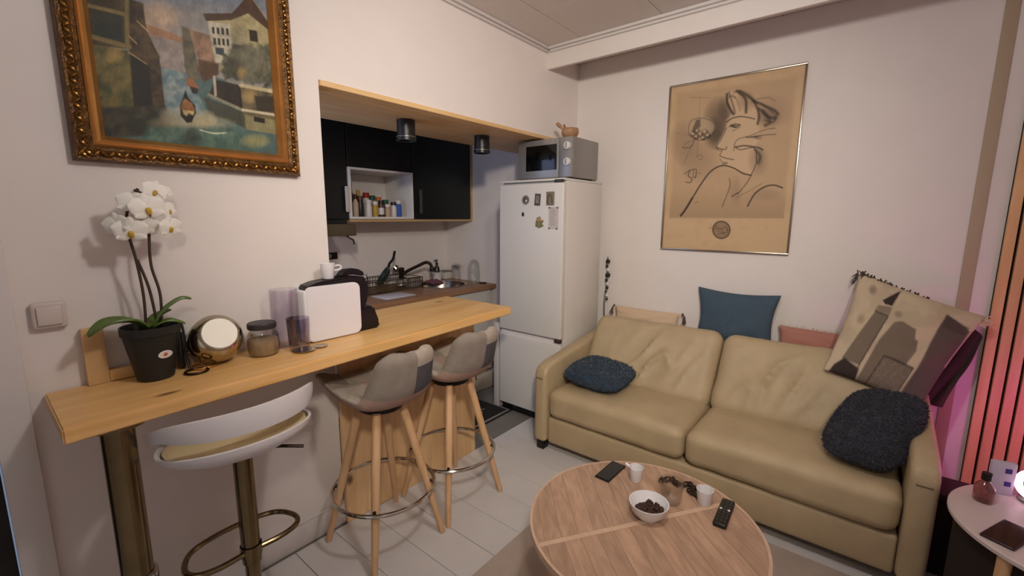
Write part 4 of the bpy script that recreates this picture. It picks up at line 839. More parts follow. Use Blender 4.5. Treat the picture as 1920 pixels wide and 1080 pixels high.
o = G().grid(P).build('print', painted('drawing_paper', .55), po); setcol(o, C)
G().box(XB-.0095, XB-.002, QY0+.006, QY1-.006, QZ0+.006, QZ1-.006).build('backing_board', mSoil, po)

# ------------------------------------------------------------------ bar stools: two patchwork ones
mFab = [M('fabric_light', (164, 153, 140), .9, bump=.3, bscale=260, var=.08, vscale=24), M('fabric_grey', (134, 124, 113), .9, bump=.3, bscale=260, var=.08, vscale=24),
        M('fabric_dark', (78, 75, 78), .9, bump=.3, bscale=260, var=.08, vscale=24), M('fabric_rose', (162, 134, 120), .9, bump=.3, bscale=260, var=.08, vscale=24), M('fabric_cream', (192, 182, 166), .9, bump=.3, bscale=260, var=.08, vscale=24)]
SCX, SCY = 1.100, 1.648
def patch_stool():
    t = thing('bar_stool', 'patchwork fabric bar stool nearer the white stool, on wooden legs', 'stool', (SCX, SCY, 0), 'patchwork bar stools')
    prof = spline([(.215, .728), (.205, .752), (.15, .752), (.06, .728), (-.06, .712), (-.145, .728), (-.195, .79), (-.215, .86), (-.228, .925), (-.232, .955)], 4)   # (towards the bar, height)
    n = len(prof); m = 21; A = np.zeros((n, m, 3)); s = 0
    for i, (f, z) in enumerate(prof):
        v = i/(n-1); hw = .135+.068*min(1, (v/.18))**.5 if v < .18 else (.203 if v < .42 else .203-.058*min(1, (v-.42)/.40)**.8)
        if v > .80: hw *= (1-.80*((v-.80)/.20)**2.6)**.5
        back = max(0, min(1, (v-.45)/.25))
        for j in range(m):
            u = (j/(m-1))*2-1; k = abs(u)**2.6
            A[i, j] = (SCX+u*hw, SCY+f+back*(.085-.055*max(0, (v-.6)/.4))*k, z+(1-back)*.055*k)
    def mf(i, j):
        a = i/(n-1); c = j/(m-1)
        if a < .30: return 4 if c > .55 else (0 if c > .2 else 1)
        if a < .58: return 3 if c > .35 else 0
        if a < .78: return (2 if c > .52 else (0 if c > .22 else 1))
        return 1 if c > .58 else (0 if c > .3 else 1)
    def mb(i, j):
        a = i/(n-1); c = j/(m-1)
        if a < .24: return 4 if c < .75 else 3
        if a < .62: return 3
        if a < .82: return 2 if c > .50 else 1
        return 0 if c > .50 else 1
    # shell(): the offset side takes m2; here both sides carry patches, so build them in two passes
    du = np.gradient(A, axis=0); dv = np.gradient(A, axis=1); N = np.cross(du, dv); N /= np.linalg.norm(N, axis=2, keepdims=True)+1e-9
    if N[n//3, m//2, 2] < 0: N = -N
    ii, jj = np.meshgrid(np.linspace(0, 1, n), np.linspace(-1, 1, m), indexing='ij'); edge = np.clip(np.minimum(np.minimum(ii, 1-ii)*9, (1-np.abs(jj))*5), 0, 1)**.5
    up_ = A+N*(.006+.016*edge)[..., None]; lo = A-N*(.006+.022*edge)[..., None]
    V = np.concatenate([up_.reshape(-1, 3), lo.reshape(-1, 3)]); F = []; mm = []; o = n*m
    for i in range(n-1):
        for j in range(m-1):
            q = (i*m+j, (i+1)*m+j, (i+1)*m+j+1, i*m+j+1); F += [q, tuple(x+o for x in q[::-1])]; mm += [mf(i, j), mb(i, j)]
    rim = [(i, 0) for i in range(n)]+[(n-1, j) for j in range(1, m)]+[(i, m-1) for i in range(n-2, -1, -1)]+[(0, j) for j in range(m-2, 0, -1)]
    for k in range(len(rim)):
        p = rim[k][0]*m+rim[k][1]; q = rim[(k+1) % len(rim)]; q = q[0]*m+q[1]; F.append((p, q, q+o, p+o)); mm.append(0)
    g = G().add(V, F, mm); ob = g.build('seat_shell', mFab, t, ang=60)
    md = ob.modifiers.new('sub', 'SUBSURF'); md.levels = 1; md.render_levels = 1
    G().lathe([(.085, .652), (.098, .656), (.100, .672), (.06, .690)], (SCX, SCY, 0), 28, sy=1.0).build('seat_base', mBlk, t)
    for sx in (-1, 1):
        for sy in (-1, 1):
            a = Vector((SCX+sx*.066, SCY+sy*.066, .662)); b_ = Vector((SCX+sx*.190, SCY+sy*.183, .0))
            lg = G().tube([tuple(b_+(a-b_)*q) for q in (0, .02, .55, .92, 1)], [.0125, .0135, .0185, .0195, .016], 14).build('leg', mLeg, t)
            p = a+(b_-a)*.585
            G().lathe([(.006, -.006), (.008, 0), (.006, .006)], n=10, T=basis(p+Vector((sx, sy, 0)).normalized()*.019, Vector((sy, -sx, 0)), Vector((0, 0, 1)), Vector((sx, sy, 0)))).build('screw', mDkMetal, lg)
    nn = 48; G().tube([(SCX+.228*math.cos(2*PI*k/nn), SCY+.226*math.sin(2*PI*k/nn), .268) for k in range(nn)], .009, 10, closed=True).build('foot_ring', mChrome, t)
    return t
st1 = patch_stool()
dup(st1, (1.527, SCY, 0), 'patchwork fabric bar stool nearer the fridge, on wooden legs', rz=-.03)
# white gas-lift stool
WX, WY = .510, 1.585
ws = thing('white_stool', 'white plastic bucket bar stool on a chrome column, cream cushion inside', 'stool', (WX, WY, 0))
RX, RY = .228, .180
def rimz(a):   # a: angle, -pi/2 is towards the camera (the back of the stool)
    q = (1-math.sin(a))/2; return .805+.125*q**1.5
na = 64
# bowl below the slot, closed at the bottom
g = G(); A = np.zeros((na, 10, 3)); B = np.zeros((na, 10, 3))
for i in range(na):
    a = 2*PI*i/na; q = max(0, -math.sin(a)); low = .782+.026*q
    for j in range(10):
        t = j/9; r = .14+(.86)*math.sin(t*PI/2)**.8 if j else .14
        z = .722+(low-.722)*(1-math.cos(t*PI/2))**.9
        A[i, j] = (WX+RX*r*math.cos(a), WY+RY*r*math.sin(a), z); B[i, j] = (WX+(RX*r-.010*t-.0)*math.cos(a), WY+(RY*r-.010*t)*math.sin(a), z+.010*(1-t)+.001)
Fq = G(); Fq.grid(A, wrapu=True); Fq.grid(B[:, ::-1], wrapu=True)
for i in range(na):
    k = (i+1) % na; base = Fq.n
    Fq.add([A[i, 9], A[k, 9], B[k, 9], B[i, 9]], [(0, 1, 2, 3)])
Fq.add([A[i, 0] for i in range(na)], [tuple(range(na))])
Fq.build('seat_bowl', mWhitePl, ws, ang=50)
# back band: an arc above the slot, joined to the bowl at both ends
arc = np.linspace(-PI/2-2.05, -PI/2+2.05, 60); A = np.zeros((60, 9, 3))
for i, a in enumerate(arc):
    e = abs(a+PI/2)/2.05; top = .816+.114*(1-e**2.8)+.006*math.cos(a); slot = .850 if e < .62 else .850-.056*((e-.62)/.38)
    slot = min(slot, top-.006)
    for j in range(9):
        t = j/8; z = slot+(top-slot)*t; fl_ = .004+.020*t-.012*t*t
        A[i, j] = (WX+(RX+fl_)*math.cos(a), WY+(RY+fl_)*math.sin(a), z)
G().shell(A, .011).build('back_band', mWhitePl, ws, ang=60)
G().lathe([(0, .752), (.5, .756), (.80, .764), (.90, .772), (.92, .782), (.84, .789), (0, .791)], (WX, WY, 0), 48, sx=RX, sy=RY).build('seat_cushion', mCream, ws)
G().lathe([(.024, .02), (.024, .40)], (WX, WY, 0), 24).build('lower_column', mDkChr, ws)
G().lathe([(.030, .30), (.030, .715)], (WX, WY, 0), 24).build('upper_column', mDkChr, ws)
G().lathe([(.06, .712), (.055, .728), (.0, .73)], (WX, WY, 0), 24).build('seat_mount', mDkMetal, ws)
G().tube([(WX+.03, WY-.02, .722), (WX+.10, WY-.075, .716), (WX+.155, WY-.115, .706)], .006, 8).build('lever', mDkMetal, ws)
fr_ = []
for q in spline([(.0, -.02), (.10, -.025), (.165, .0), (.178, .06), (.13, .135), (.0, .16), (-.13, .135), (-.178, .06), (-.165, .0), (-.10, -.025)], 6, True): fr_.append((WX+q[0], WY+.01+q[1], .345))
G().tube(fr_, .0095, 10, closed=True).lathe([(.034, .325), (.034, .365)], (WX, WY, 0), 24, cap=False).build('foot_rest', mDkChr, ws)
G().lathe([(.19, 0), (.19, .006), (.10, .016), (.04, .03), (.028, .05)], (WX, WY, .0003), 48).build('base_disc', mDkChr, ws)

# ------------------------------------------------------------------ sofa
SF = thing('leather_sofa', 'beige leather two seat sofa along the right wall, seat and back cushions creased', 'sofa', (2.65, .65, 0))
SY0, SY1, SX0 = -.205, 1.505, 2.205
G().box(SX0+.022, 3.08, SY0+.001, SY1-.001, .06, .232, r=.018, seg=3).build('base', mLeather, SF)
G().box(2.93, 3.13, SY0+.001, SY1-.001, .2325, .665, r=.02, seg=3).build('back_frame', mLeather, SF)
def seat_disp(seed):
    def d(P, N):
        out = np.zeros(len(P))
        for i, p in enumerate(P):
            out[i] = .007*mnoise.noise(Vector((p[0]*5+seed, p[1]*4, p[2]*5)))+.003*mnoise.noise(Vector((p[0]*16+seed, p[1]*16, 1)))
        return out+np.where(N[:, 2] > .3, .016*np.cos(np.clip(P[:, 1]/.43, -1, 1)*PI/2)*np.cos(np.clip(P[:, 0]/.3, -1, 1)*PI/2), 0)
    return d
for k, (a, c) in enumerate(((.653, SY1-.002), (SY0+.002, .649))):
    G().soft((.60, c-a, .185), .055, 22, seat_disp(3+k*7), T=TM((SX0+.30, (a+c)/2, .326))).build('seat_cushion', mLeather, SF, ang=60)
    y = (a+c)/2
    sd_ = 11+k*5
    def back_disp(P, N, sd_=sd_, k=k):
        out = np.zeros(len(P)); fr = N[:, 0] < -.3
        for i, p in enumerate(P):
            yy, zz = p[1], p[2]
            r = mnoise.noise(Vector((yy*8+zz*3.4+sd_, zz*2.4-yy*1.2, .5)))
            ridge = (1-abs(r))**7
            m_ = math.exp(-((yy-(-.06 if k == 0 else .10))/.24)**2-((zz+.02)/.17)**2)
            out[i] = .040*ridge*m_+.006*mnoise.noise(Vector((yy*6, zz*6, sd_)))-.016*m_
        return np.where(fr, out+.030*np.cos(np.clip(P[:, 1]/.45, -1, 1)*PI/2)*np.cos(np.clip(P[:, 2]/.27, -1, 1)*PI/2), .3*out)
    th_ = math.radians(33)
    Tb = Matrix.Translation((2.815, y, .563)) @ Matrix.Rotation(th_, 4, 'Y')
    G().soft((.19, c-a, .50), .07, 46, back_disp, T=Tb).build('back_cushion', mLeather, SF, ang=60)
def arm(y0, y1, nm):
    P = [(SX0-.005, .062), (3.10, .062), (3.10, .655), (2.98, .66), (SX0+.10, .585), (SX0+.02, .560), (SX0-.005, .52)]
    b = bmesh.new(); vs = [b.verts.new((x, y0, z)) for x, z in P]; f = b.faces.new(vs)
    e = bmesh.ops.extrude_face_region(b, geom=[f]); bmesh.ops.translate(b, verts=[v for v in e['geom'] if isinstance(v, bmesh.types.BMVert)], vec=(0, y1-y0, 0))
    bmesh.ops.bevel(b, geom=b.edges[:], offset=.028, segments=4, affect='EDGES', profile=.5)
    o = G().bm(b).build(nm, mLeather, SF, ang=50)
    yy = y0+.004
    G().tube(spline([(SX0-.006, y0+.02, .49), (SX0-.006, y1-.02, .49)], 4), .0025, 5).build('seam', mSeam, o)
    return o
arm(SY1+.001, SY1+.092, 'armrest'); arm(SY0-.092, SY0-.001, 'armrest')
for x in (SX0+.02, 3.0):
    for y in (SY1+.025, SY0-.085): G().box(x, x+.06, y, y+.055, 0, .0625, r=.006).build('foot', mBlk, SF)

# ------------------------------------------------------------------ cushions
def pillow(TL, TR, BR, BL, th, n=30, p=2.4, pinch=.06, wob=.0, seed=0, m=None, rnd=0.):
    """cushion filling the quad; returns bag, uv of the vertices, outward normals"""
    TL, TR, BR, BL = (np.array(q, float) for q in (TL, TR, BR, BL)); m = m or n
    u = np.linspace(0, 1, n); v = np.linspace(0, 1, m); U, Vv = np.meshgrid(u, v, indexing='ij')
    Up = U+pinch*np.sin(2*PI*U)*0+pinch*(0.5-U)*np.sin(PI*Vv)*(np.abs(2*U-1)**3); Vp = Vv+pinch*(0.5-Vv)*np.sin(PI*U)*(np.abs(2*Vv-1)**3)
    Up = Up+rnd*(.5-U)*(2*Vv-1)**4; Vp = Vp+rnd*(.5-Vv)*(2*U-1)**4
    P = (TL*(1-Up)[..., None]+TR*Up[..., None])*(1-Vp)[..., None]+(BL*(1-Up)[..., None]+BR*Up[..., None])*Vp[..., None]
    nn = np.cross(TR-TL, BL-TL); nn /= np.linalg.norm(nn)
    h = np.clip((1-np.abs(2*U-1)**p)*(1-np.abs(2*Vv-1)**p), 0, 1)**.55*th/2+.003
    if wob: h = h+wob*np.array([[mnoise.noise(Vector((a*5+seed, b_*5, seed*.7))) for b_ in v] for a in u])*np.clip(h/th*2, 0, 1)
    A = P-nn*h[..., None]; B = P+nn*h[..., None]; g = G(); o = n*m
    V = np.concatenate([A.reshape(-1, 3), B.reshape(-1, 3)]); F = []
    for i in range(n-1):
        for j in range(m-1): q = (i*m+j, (i+1)*m+j, (i+1)*m+j+1, i*m+j+1); F += [q, tuple(x+o for x in q[::-1])]
    rim = [(i, 0) for i in range(n)]+[(n-1, j) for j in range(1, m)]+[(i, m-1) for i in range(n-2, -1, -1)]+[(0, j) for j in range(m-2, 0, -1)]
    for k in range(len(rim)):
        a = rim[k][0]*m+rim[k][1]; q = rim[(k+1) % len(rim)]; q = q[0]*m+q[1]; F.append((q, a, a+o, q+o))
    g.add(V, F); return g, np.stack([U, Vv], -1)
def fur(name, g, count, L, w, mat, parent, seed=1, droop=-.25):
    """short pile: thin tapered tufts rooted on the surface, one object"""
    rs = np.random.RandomState(seed); V = np.concatenate(g.v); F = [f for f in g.f if len(f) == 4]; Q = V[np.array(F)]
    C = V.mean(0); ar = np.linalg.norm(np.cross(Q[:, 2]-Q[:, 0], Q[:, 3]-Q[:, 1]), axis=1); idx = rs.choice(len(F), count, p=ar/ar.sum())
    a, b_ = rs.rand(count, 1), rs.rand(count, 1); q = Q[idx]; P = (q[:, 0]*(1-a)+q[:, 1]*a)*(1-b_)+(q[:, 3]*(1-a)+q[:, 2]*a)*b_
    N = np.cross(q[:, 2]-q[:, 0], q[:, 3]-q[:, 1]); N /= np.linalg.norm(N, axis=1, keepdims=True)+1e-12; flip = ((P-C)*N).sum(1) < 0; N[flip] *= -1
    d = N+.55*rs.randn(count, 3); d[:, 2] += droop; d /= np.linalg.norm(d, axis=1, keepdims=True); t = np.cross(d, rs.randn(count, 3)); t /= np.linalg.norm(t, axis=1, keepdims=True)
    l = L*(.6+.7*rs.rand(count, 1)); W3 = np.stack([P-t*w-N*.002, P+t*w-N*.002, P+d*l*.6+t*w*.7, P+d*l, P+d*l*.6-t*w*.7], 1).reshape(-1, 3)
    FF = [(5*i, 5*i+1, 5*i+2, 5*i+3, 5*i+4) for i in range(count)]
    gg = G().add(W3, FF); return tag(gg.build(name, mat, parent, smooth=False), kind='stuff')
# cream cushion with tassels, behind the sofa back on the left
t = thing('tasselled_cushion', 'cream cushion with brown corner tassels behind the left back cushion', 'cushion', (3.09, 1.24, .666))
g, uv = pillow((3.105, 1.485, .835), (3.105, .995, .835), (3.075, .995, .672), (3.075, 1.485, .672), .07, 26, wob=.01, seed=4); g.build('cover', mCreamP, t, ang=70)
for (y, sg) in ((1.497, 1), (.975, -1)):
    g = G()
    for k in range(22):
        a = random.uniform(-1, 1); g.tube([(3.10, y-sg*.004, .835), (3.10+.010*a, y+sg*.012, .815), (3.095+.016*random.uniform(-1, 1), y+sg*random.uniform(.0, .03), .765+random.uniform(0, .012))], [.003, .0035, .002], 4)
    g.lathe([(0, -.012), (.010, 0), (0, .012)], (3.10, y-sg*.002, .833), 10); tag(g.build('tassel', mTassel, t), kind='stuff')
t = thing('blue_cushion', 'plain slate blue cotton cushion standing upright behind the sofa back', 'cushion', (3.08, .64, .666))
g, uv = pillow((3.105, .885, 1.040), (3.105, .398, 1.034), (3.06, .412, .672), (3.06, .872, .672), .10, 30, pinch=.11, seed=2, wob=.01); g.build('cover', mBlueP, t, ang=70)
t = thing('pink_cushion', 'dusty pink cushion low behind the sofa back beside the blue one', 'cushion', (3.09, .15, .666))
g, uv = pillow((3.10, .395, .850), (3.10, -.135, .852), (3.065, -.135, .672), (3.065, .395, .672), .07, 26, wob=.01, seed=9); g.build('cover', mPink, t, ang=70)
g = G(); 
for k in range(60):
    y = .39-.5*k/60; g.tube([(3.10, y, .849), (3.098+random.uniform(-.01, .01), y+random.uniform(-.006, .006), .849+random.uniform(.006, .016))], [.0025, .001], 4)
tag(g.build('edge_fringe', mCreamP, t), kind='stuff')
# fluffy blue cushion lying on the left seat
t = thing('blue_fur_cushion', 'fluffy dark blue cushion lying on the left sofa seat by the armrest', 'cushion', (2.5, 1.3, .43))
g, uv = pillow((2.72, 1.475, .515), (2.70, 1.10, .50), (2.30, 1.085, .490), (2.31, 1.475, .505), .115, 30, p=3, pinch=0, rnd=.12, wob=.014, seed=5)
g.build('cover', mBlueF, t, ang=80); fur('fur_pile', g, 9000, .013, .0022, mBlueF, t, 3)
# fluffy charcoal cushion on the right seat against the armrest
t = thing('charcoal_fur_cushion', 'fluffy charcoal cushion propped between right armrest and sofa back', 'cushion', (2.56, -.08, .43))
g, uv = pillow((2.70, -.015, .655), (2.59, -.285, .715), (2.28, -.170, .480), (2.315, .105, .480), .16, 34, p=2.6, pinch=0, rnd=.15, wob=.02, seed=8)
g.build('cover', mDarkF, t, ang=80); fur('fur_pile', g, 13000, .014, .0022, mDarkF, t, 5)
# patchwork cushion leaning on wall and sofa back
t = thing('patchwork_cushion', 'large cream, grey and black patchwork cushion with dark top fringe against the wall', 'cushion', (2.95, -.17, .65))
TLq, TRq, BRq, BLq = (3.080, .035, 1.207), (3.035, -.458, 1.039), (2.715, -.249, .625), (2.725, .128, .729)
g, uv = pillow(TLq, TRq, BRq, BLq, .10, 110, p=2.6, pinch=.05, wob=.018, seed=12)
o = g.build('cover', painted('patchwork_cloth', .9, bump=.3, bscale=300), t, ang=70)
Hq = homog([(0, 0), (1, 0), (1, 1), (0, 1)], [(392, 85), (905, 250), (680, 600), (292, 438)])
xx, yy = happly(Hq, uv[..., 0], uv[..., 1]); p = Paint(xx, yy, (196, 178, 150)); kx = fbm(xx, yy, .02, 3); p.mix(np.clip((kx-.45)*2, 0, .4), (170, 154, 128))
Bk = (58, 48, 42); Gy = (122, 108, 92); Dg = (92, 80, 72); Ro = (100, 80, 74)
p.poly([(560, 160), (520, 240), (490, 235), (480, 218), (520, 190)], Bk, 4); p.poly([(465, 240), (520, 245), (510, 280), (450, 262)], (140, 124, 104), 5); p.poly([(455, 262), (508, 282), (420, 450), (350, 415)], Gy, 5); p.line([(455, 264), (505, 284), (415, 455)], 5, Bk, 3, .8, False)
p.poly([(325, 430), (360, 415), (420, 460), (410, 530), (350, 510), (300, 460)], Bk, 6); p.poly([(530, 310), (560, 305), (615, 335), (615, 370), (628, 378), (622, 420), (600, 450), (560, 500), (430, 560), (400, 530), (480, 370)], Gy, 5)
p.poly([(508, 425), (622, 475), (560, 580), (440, 535)], (132, 118, 102), 4); q = (np.sin(xx*.62+yy*.25)*np.sin(yy*.62-xx*.2) > .1) & inside(xx, yy, [(512, 430), (616, 476), (556, 574), (446, 532)]); p.mix(q*.55, (78, 66, 58)); p.line([(508, 425), (622, 475), (560, 582), (436, 540), (508, 425)], 6, Bk, 3, .8, False)
p.poly([(740, 262), (840, 330), (700, 600), (560, 600), (640, 470), (700, 330)], Dg, 8); p.poly([(700, 360), (780, 400), (720, 480), (640, 470)], Ro, 10, .8); p.poly([(735, 265), (835, 315), (810, 350), (715, 320)], (80, 68, 62), 8, .8)
p.poly([(400, 530), (520, 590), (700, 600), (690, 660), (400, 640)], Bk, 8, .9); p.line([(838, 350), (760, 470)], 10, (190, 170, 150), 4, .9, False); p.poly([(850, 330), (940, 280), (900, 480), (760, 520)], (104, 84, 74), 8)
p.blob(440, 170, 20, 30, (120, 104, 90), .7); p.blob(545, 275, 20, 20, (120, 104, 90), .6); p.blob(650, 160, 26, 10, (110, 96, 84), .6); p.blob(400, 290, 22, 26, (140, 116, 96), .6)
setcol(o, np.concatenate([p.c.reshape(-1, 3), p.c.reshape(-1, 3)]))
g = G(); rs = random.Random(4); A3, B3 = np.array(TLq), np.array(TRq)
for k in range(110):
    f_ = k/110*.62; c = A3+(B3-A3)*f_+np.array((-.01, 0, .004-.02*math.sin(PI*f_))); g.tube([tuple(c), tuple(c+np.array((rs.uniform(-.012, .004), rs.uniform(-.012, .022), rs.uniform(-.012, .018)))), tuple(c+np.array((rs.uniform(-.03, -.01), rs.uniform(-.01, .03), rs.uniform(-.05, -.012))))], [.004, .0035, .0015], 4)
for k in range(24):
    c = A3+(np.array(BLq)-A3)*(k/24*.06)+np.array((-.012, .008, 0)); g.tube([tuple(c), tuple(c+np.array((-.01, rs.uniform(0, .03), rs.uniform(-.05, -.02))))], [.004, .0015], 4)
tag(g.build('dark_fringe', M('fringe_dark', (74, 62, 56), .9), t), kind='stuff')
g = G()
for k in range(16):
    f_ = k/16; c = B3+(np.array(BRq)-B3)*f_*.10; g.tube([tuple(c), tuple(c+np.array((rs.uniform(-.01, .01), rs.uniform(-.035, -.01), rs.uniform(-.02, .01))))], [.004, .0015], 4)
tag(g.build('pale_fringe', mCreamP, t), kind='stuff')
# dark cloth hanging beneath the patchwork cushion beside the armrest
t = thing('dark_throw', 'dark brown cloth hanging between patchwork cushion and right armrest', 'throw', (2.86, -.30, .6))
A = np.zeros((26, 22, 3)); q4 = [np.array(q) for q in ((3.06, -.400, 1.00), (3.06, -.470, .935), (2.95, -.345, .585), (2.915, -.250, .585))]
for i in range(26):
    for j in range(22):
        u, v = i/25, j/21
        A[i, j] = (q4[0]*(1-u)+q4[1]*u)*(1-v)+(q4[3]*(1-u)+q4[2]*u)*v+np.array((.010*math.sin(u*9+v*3), 0, 0))+np.array((0, .006*math.sin(v*7+u*2), 0))
G().shell(A, .012).build('cloth', M('dark_cloth', (58, 44, 40), .9, bump=.3, bscale=200, var=.2), t, ang=60)

# ------------------------------------------------------------------ rug and coffee table
tag(G().box(.35, 2.195, -1.3, 1.165, .0002, .011, r=.004).build('area_rug', mRug, off=(1.3, 0, 0)), 'beige short pile rug under the round coffee table', 'rug')
CX, CY, CR, CZ = 1.418, .538, .405, .42
ct = thing('coffee_table', 'round wooden coffee table with inlaid strip top in front of the sofa', 'table', (CX, CY, 0))
mTop = wood('table_veneer', (160, 128, 104), (186, 152, 126), (9, 40, 40), rough=.42, rnd=.10)
mBand = wood('table_band', (194, 162, 136), (206, 174, 148), (30, 30, 30), rough=.42)
G().lathe([(0, CZ-.034), (CR-.012, CZ-.034), (CR-.004, CZ-.028), (CR-.003, CZ-.0032), (0, CZ-.0032)], (CX, CY, 0), 96).build('top_core', mBand, ct)
G().lathe([(CR-.010, CZ-.003), (CR-.010, CZ-.0002), (CR, CZ-.0006), (CR, CZ-.024), (CR-.0035, CZ-.026)], (CX, CY, 0), 96, cap=False).build('rim_band', mBand, ct)
def clip_circle(P, R, c=(0, 0), n=72):
    for k in range(n):
        a = 2*PI*k/n; nx, ny = math.cos(a), math.sin(a); Q = []
        for i in range(len(P)):
            p, q = P[i-1], P[i]; dp = p[0]*nx+p[1]*ny-R; dq = q[0]*nx+q[1]*ny-R
            if (dp < 0) != (dq < 0): t = dp/(dp-dq); Q.append((p[0]+(q[0]-p[0])*t, p[1]+(q[1]-p[1])*t))
            if dq <= 0: Q.append(q)
        P = Q
        if len(P) < 3: return []
    return P
def strips(dirn, half, w, sk):
    """strips laid on one half of the disc; dirn = direction of the dividing band, half = +-1, sk = slant of the strips"""
    d = Vector((math.cos(dirn), math.sin(dirn))); nrm = Vector((-d.y, d.x))*half; s = (nrm*math.cos(sk)+d*math.sin(sk)); k = -12
    while k*w < .9:
        a = k*w; b_ = (k+1)*w-.0008; P = [d*a+nrm*.0105, d*b_+nrm*.0105, d*b_+nrm*.0105+s*1.2, d*a+nrm*.0105+s*1.2]; P = [tuple(q) for q in P]
        Q = clip_circle(P, CR-.0108)
        if len(Q) >= 3:
            g = G().prism([(CX+x, CY+y) for x, y in Q], CZ-.003, CZ-random.uniform(0, .0002)); ob = g.build('inlay_strip', mTop, None, smooth=False, off=(CX, CY, CZ))
            ang = math.atan2(s.y, s.x); R_ = Matrix.Rotation(-ang, 4, 'Z'); ob.data.transform(R_); ob.parent = ct; ob.location = (0, 0, CZ); ob.rotation_euler = (0, 0, ang); OFF[ob.name] = OFF[ct.name]
        k += 1
bd = math.radians(-34)
strips(bd, 1, .062, .25); strips(bd, -1, .062, -.15)
d = Vector((math.cos(bd), math.sin(bd))); nr = Vector((-d.y, d.x))*.0100
Q = clip_circle([tuple(d*-1-nr), tuple(d-nr), tuple(d+nr), tuple(-d+nr)], CR-.0108); G().prism([(CX+x, CY+y) for x, y in Q], CZ-.003, CZ).build('centre_band', mBand, ct)
for a in (.5, 2.07, 3.64, 5.21):
    G().tube([(CX+.30*math.cos(a), CY+.30*math.sin(a), CZ-.035), (CX+.33*math.cos(a), CY+.33*math.sin(a), .0115)], [.022, .015], 14).build('leg', mLeg, ct)
# things on the coffee table
zt = CZ+.0004
ph = thing('black_phone', 'black smartphone lying near the far left edge of the coffee table', 'phone', (1.633, .772, zt))
Tph = TM((1.633, .772, zt), (0, 0, math.radians(-1.5)))
G().box(-.078, .078, -.033, .033, 0, .008, r=.004, T=Tph).build('phone_body', mBlk, ph); G().box(-.074, .074, -.0295, .0295, .0081, .0086, T=Tph).build('screen', mBlkG, ph)
c1 = thing('espresso_cup', 'white espresso cup with small pouring lip beside the phone', 'cup', (1.645, .664, zt), 'white espresso cups on the coffee table')
cup(1.645, .664, zt, .029, .060).build('cup_body', mWhitePl, c1)
G().tube(spline([(1.640, .692, zt+.054), (1.640, .703, zt+.0595), (1.640, .708, zt+.0605)], 4), .006, 8).build('lip', mWhitePl, c1)
c2 = thing('espresso_cup', 'white espresso cup without a lip between glass jar and remote control', 'cup', (1.668, .398, zt), 'white espresso cups on the coffee table')
cup(1.668, .398, zt, .031, .060).build('cup_body', mWhitePl, c2)
sbw = thing('snack_bowl', 'white porcelain bowl of dark snacks in the middle of the coffee table', 'bowl', (1.452, .535, zt))
G().lathe([(0, .002), (.034, 0), (.036, .004), (.058, .025), (.070, .062), (.067, .062), (.054, .028), (.03, .008), (0, .007)], (1.455, .533, zt), 44, cap=False).build('bowl', mWhitePl, sbw)
mSn = M('dark_snack', (62, 36, 28), .6, bump=.5, bscale=200, var=.25, vscale=80); rs = random.Random(3)
for k in range(46):
    a = rs.uniform(0, 2*PI); r = .046*math.sqrt(rs.random()); x, y = 1.455+r*math.cos(a), .533+r*math.sin(a); s = rs.uniform(.008, .011)
    if k == 0: G().lathe([(0, .010), (.046, .014), (.052, .024), (.03, .030), (0, .032)], (1.455, .533, zt), 20).build('snack_heap', mSn, sbw)
    zz = zt+.034-.004*(r/.046)**2+rs.uniform(-.003, .004); sn = G().soft((s*2, s*1.5, s*1.4), s*.5, 2, T=TM((x, y, zz), (rs.random()*3, rs.random()*3, rs.random()*3))).build('snack', mSn, off=(x, y, zz)); sn.parent = sbw; sn.location = np.array((x, y, zz))-OFF[sbw.name]; OFF[sn.name] = OFF[sbw.name]
gjr = thing('candle_jar', 'clear glass jar standing behind the white snack bowl', 'jar', (1.600, .503, zt))
G().lathe([(0, .006), (.028, .004), (.032, 0), (.040, .012), (.043, .060), (.046, .085), (.0435, .085), (.040, .060), (.036, .016), (0, .010)], (1.600, .503, zt), 36, cap=False).build('jar_glass', mGlassT, gjr)
ch = thing('dark_chain', 'small dark link chain lying behind the glass jar on the coffee table', 'chain', (1.70, .50, zt))
cpt = spline([(1.70, .575, 0), (1.735, .545, 0), (1.715, .51, 0), (1.745, .475, 0), (1.715, .445, 0), (1.69, .43, 0), (1.70, .46, 0)], 6)
for k, (x, y, _) in enumerate(cpt[::2]):
    n = 14; a0 = k*1.1; tl = .5 if k % 2 else -.4
    G().tube([(x+.014*math.cos(q)*math.cos(a0)-.009*math.sin(q)*math.sin(a0), y+.014*math.cos(q)*math.sin(a0)+.009*math.sin(q)*math.cos(a0), zt+.010+.006*math.sin(q)*tl) for q in [2*PI*i/n for i in range(n)]], .0036, 6, closed=True).build('link', mDkMetal, ch)
rm = thing('remote_control', 'black remote control with two pale buttons near the right edge of the coffee table', 'remote control', (1.645, .320, zt))
Tr = TM((1.643, .321, zt), (0, 0, math.radians(3)))
G().box(-.086, .086, -.023, .023, 0, .017, r=.006, seg=3, T=Tr).build('remote_body', M('remote_black', (26, 24, 18), .4), rm)
mBt = M('button_grey', (74, 70, 58), .5)
for ix in range(8):
    for iy in (-1, 0, 1):
        x, y = .066-.0185*ix, .0135*iy; mmB = mWhitePl if (ix == 3 and iy != 0) else mBt; rr = .0048 if ix == 3 else .0035
        G().lathe([(rr, .0168), (rr, .0185), (rr*.6, .019), (0, .019)], (x, y, 0), 10, T=Tr).build('button', mmB, rm)

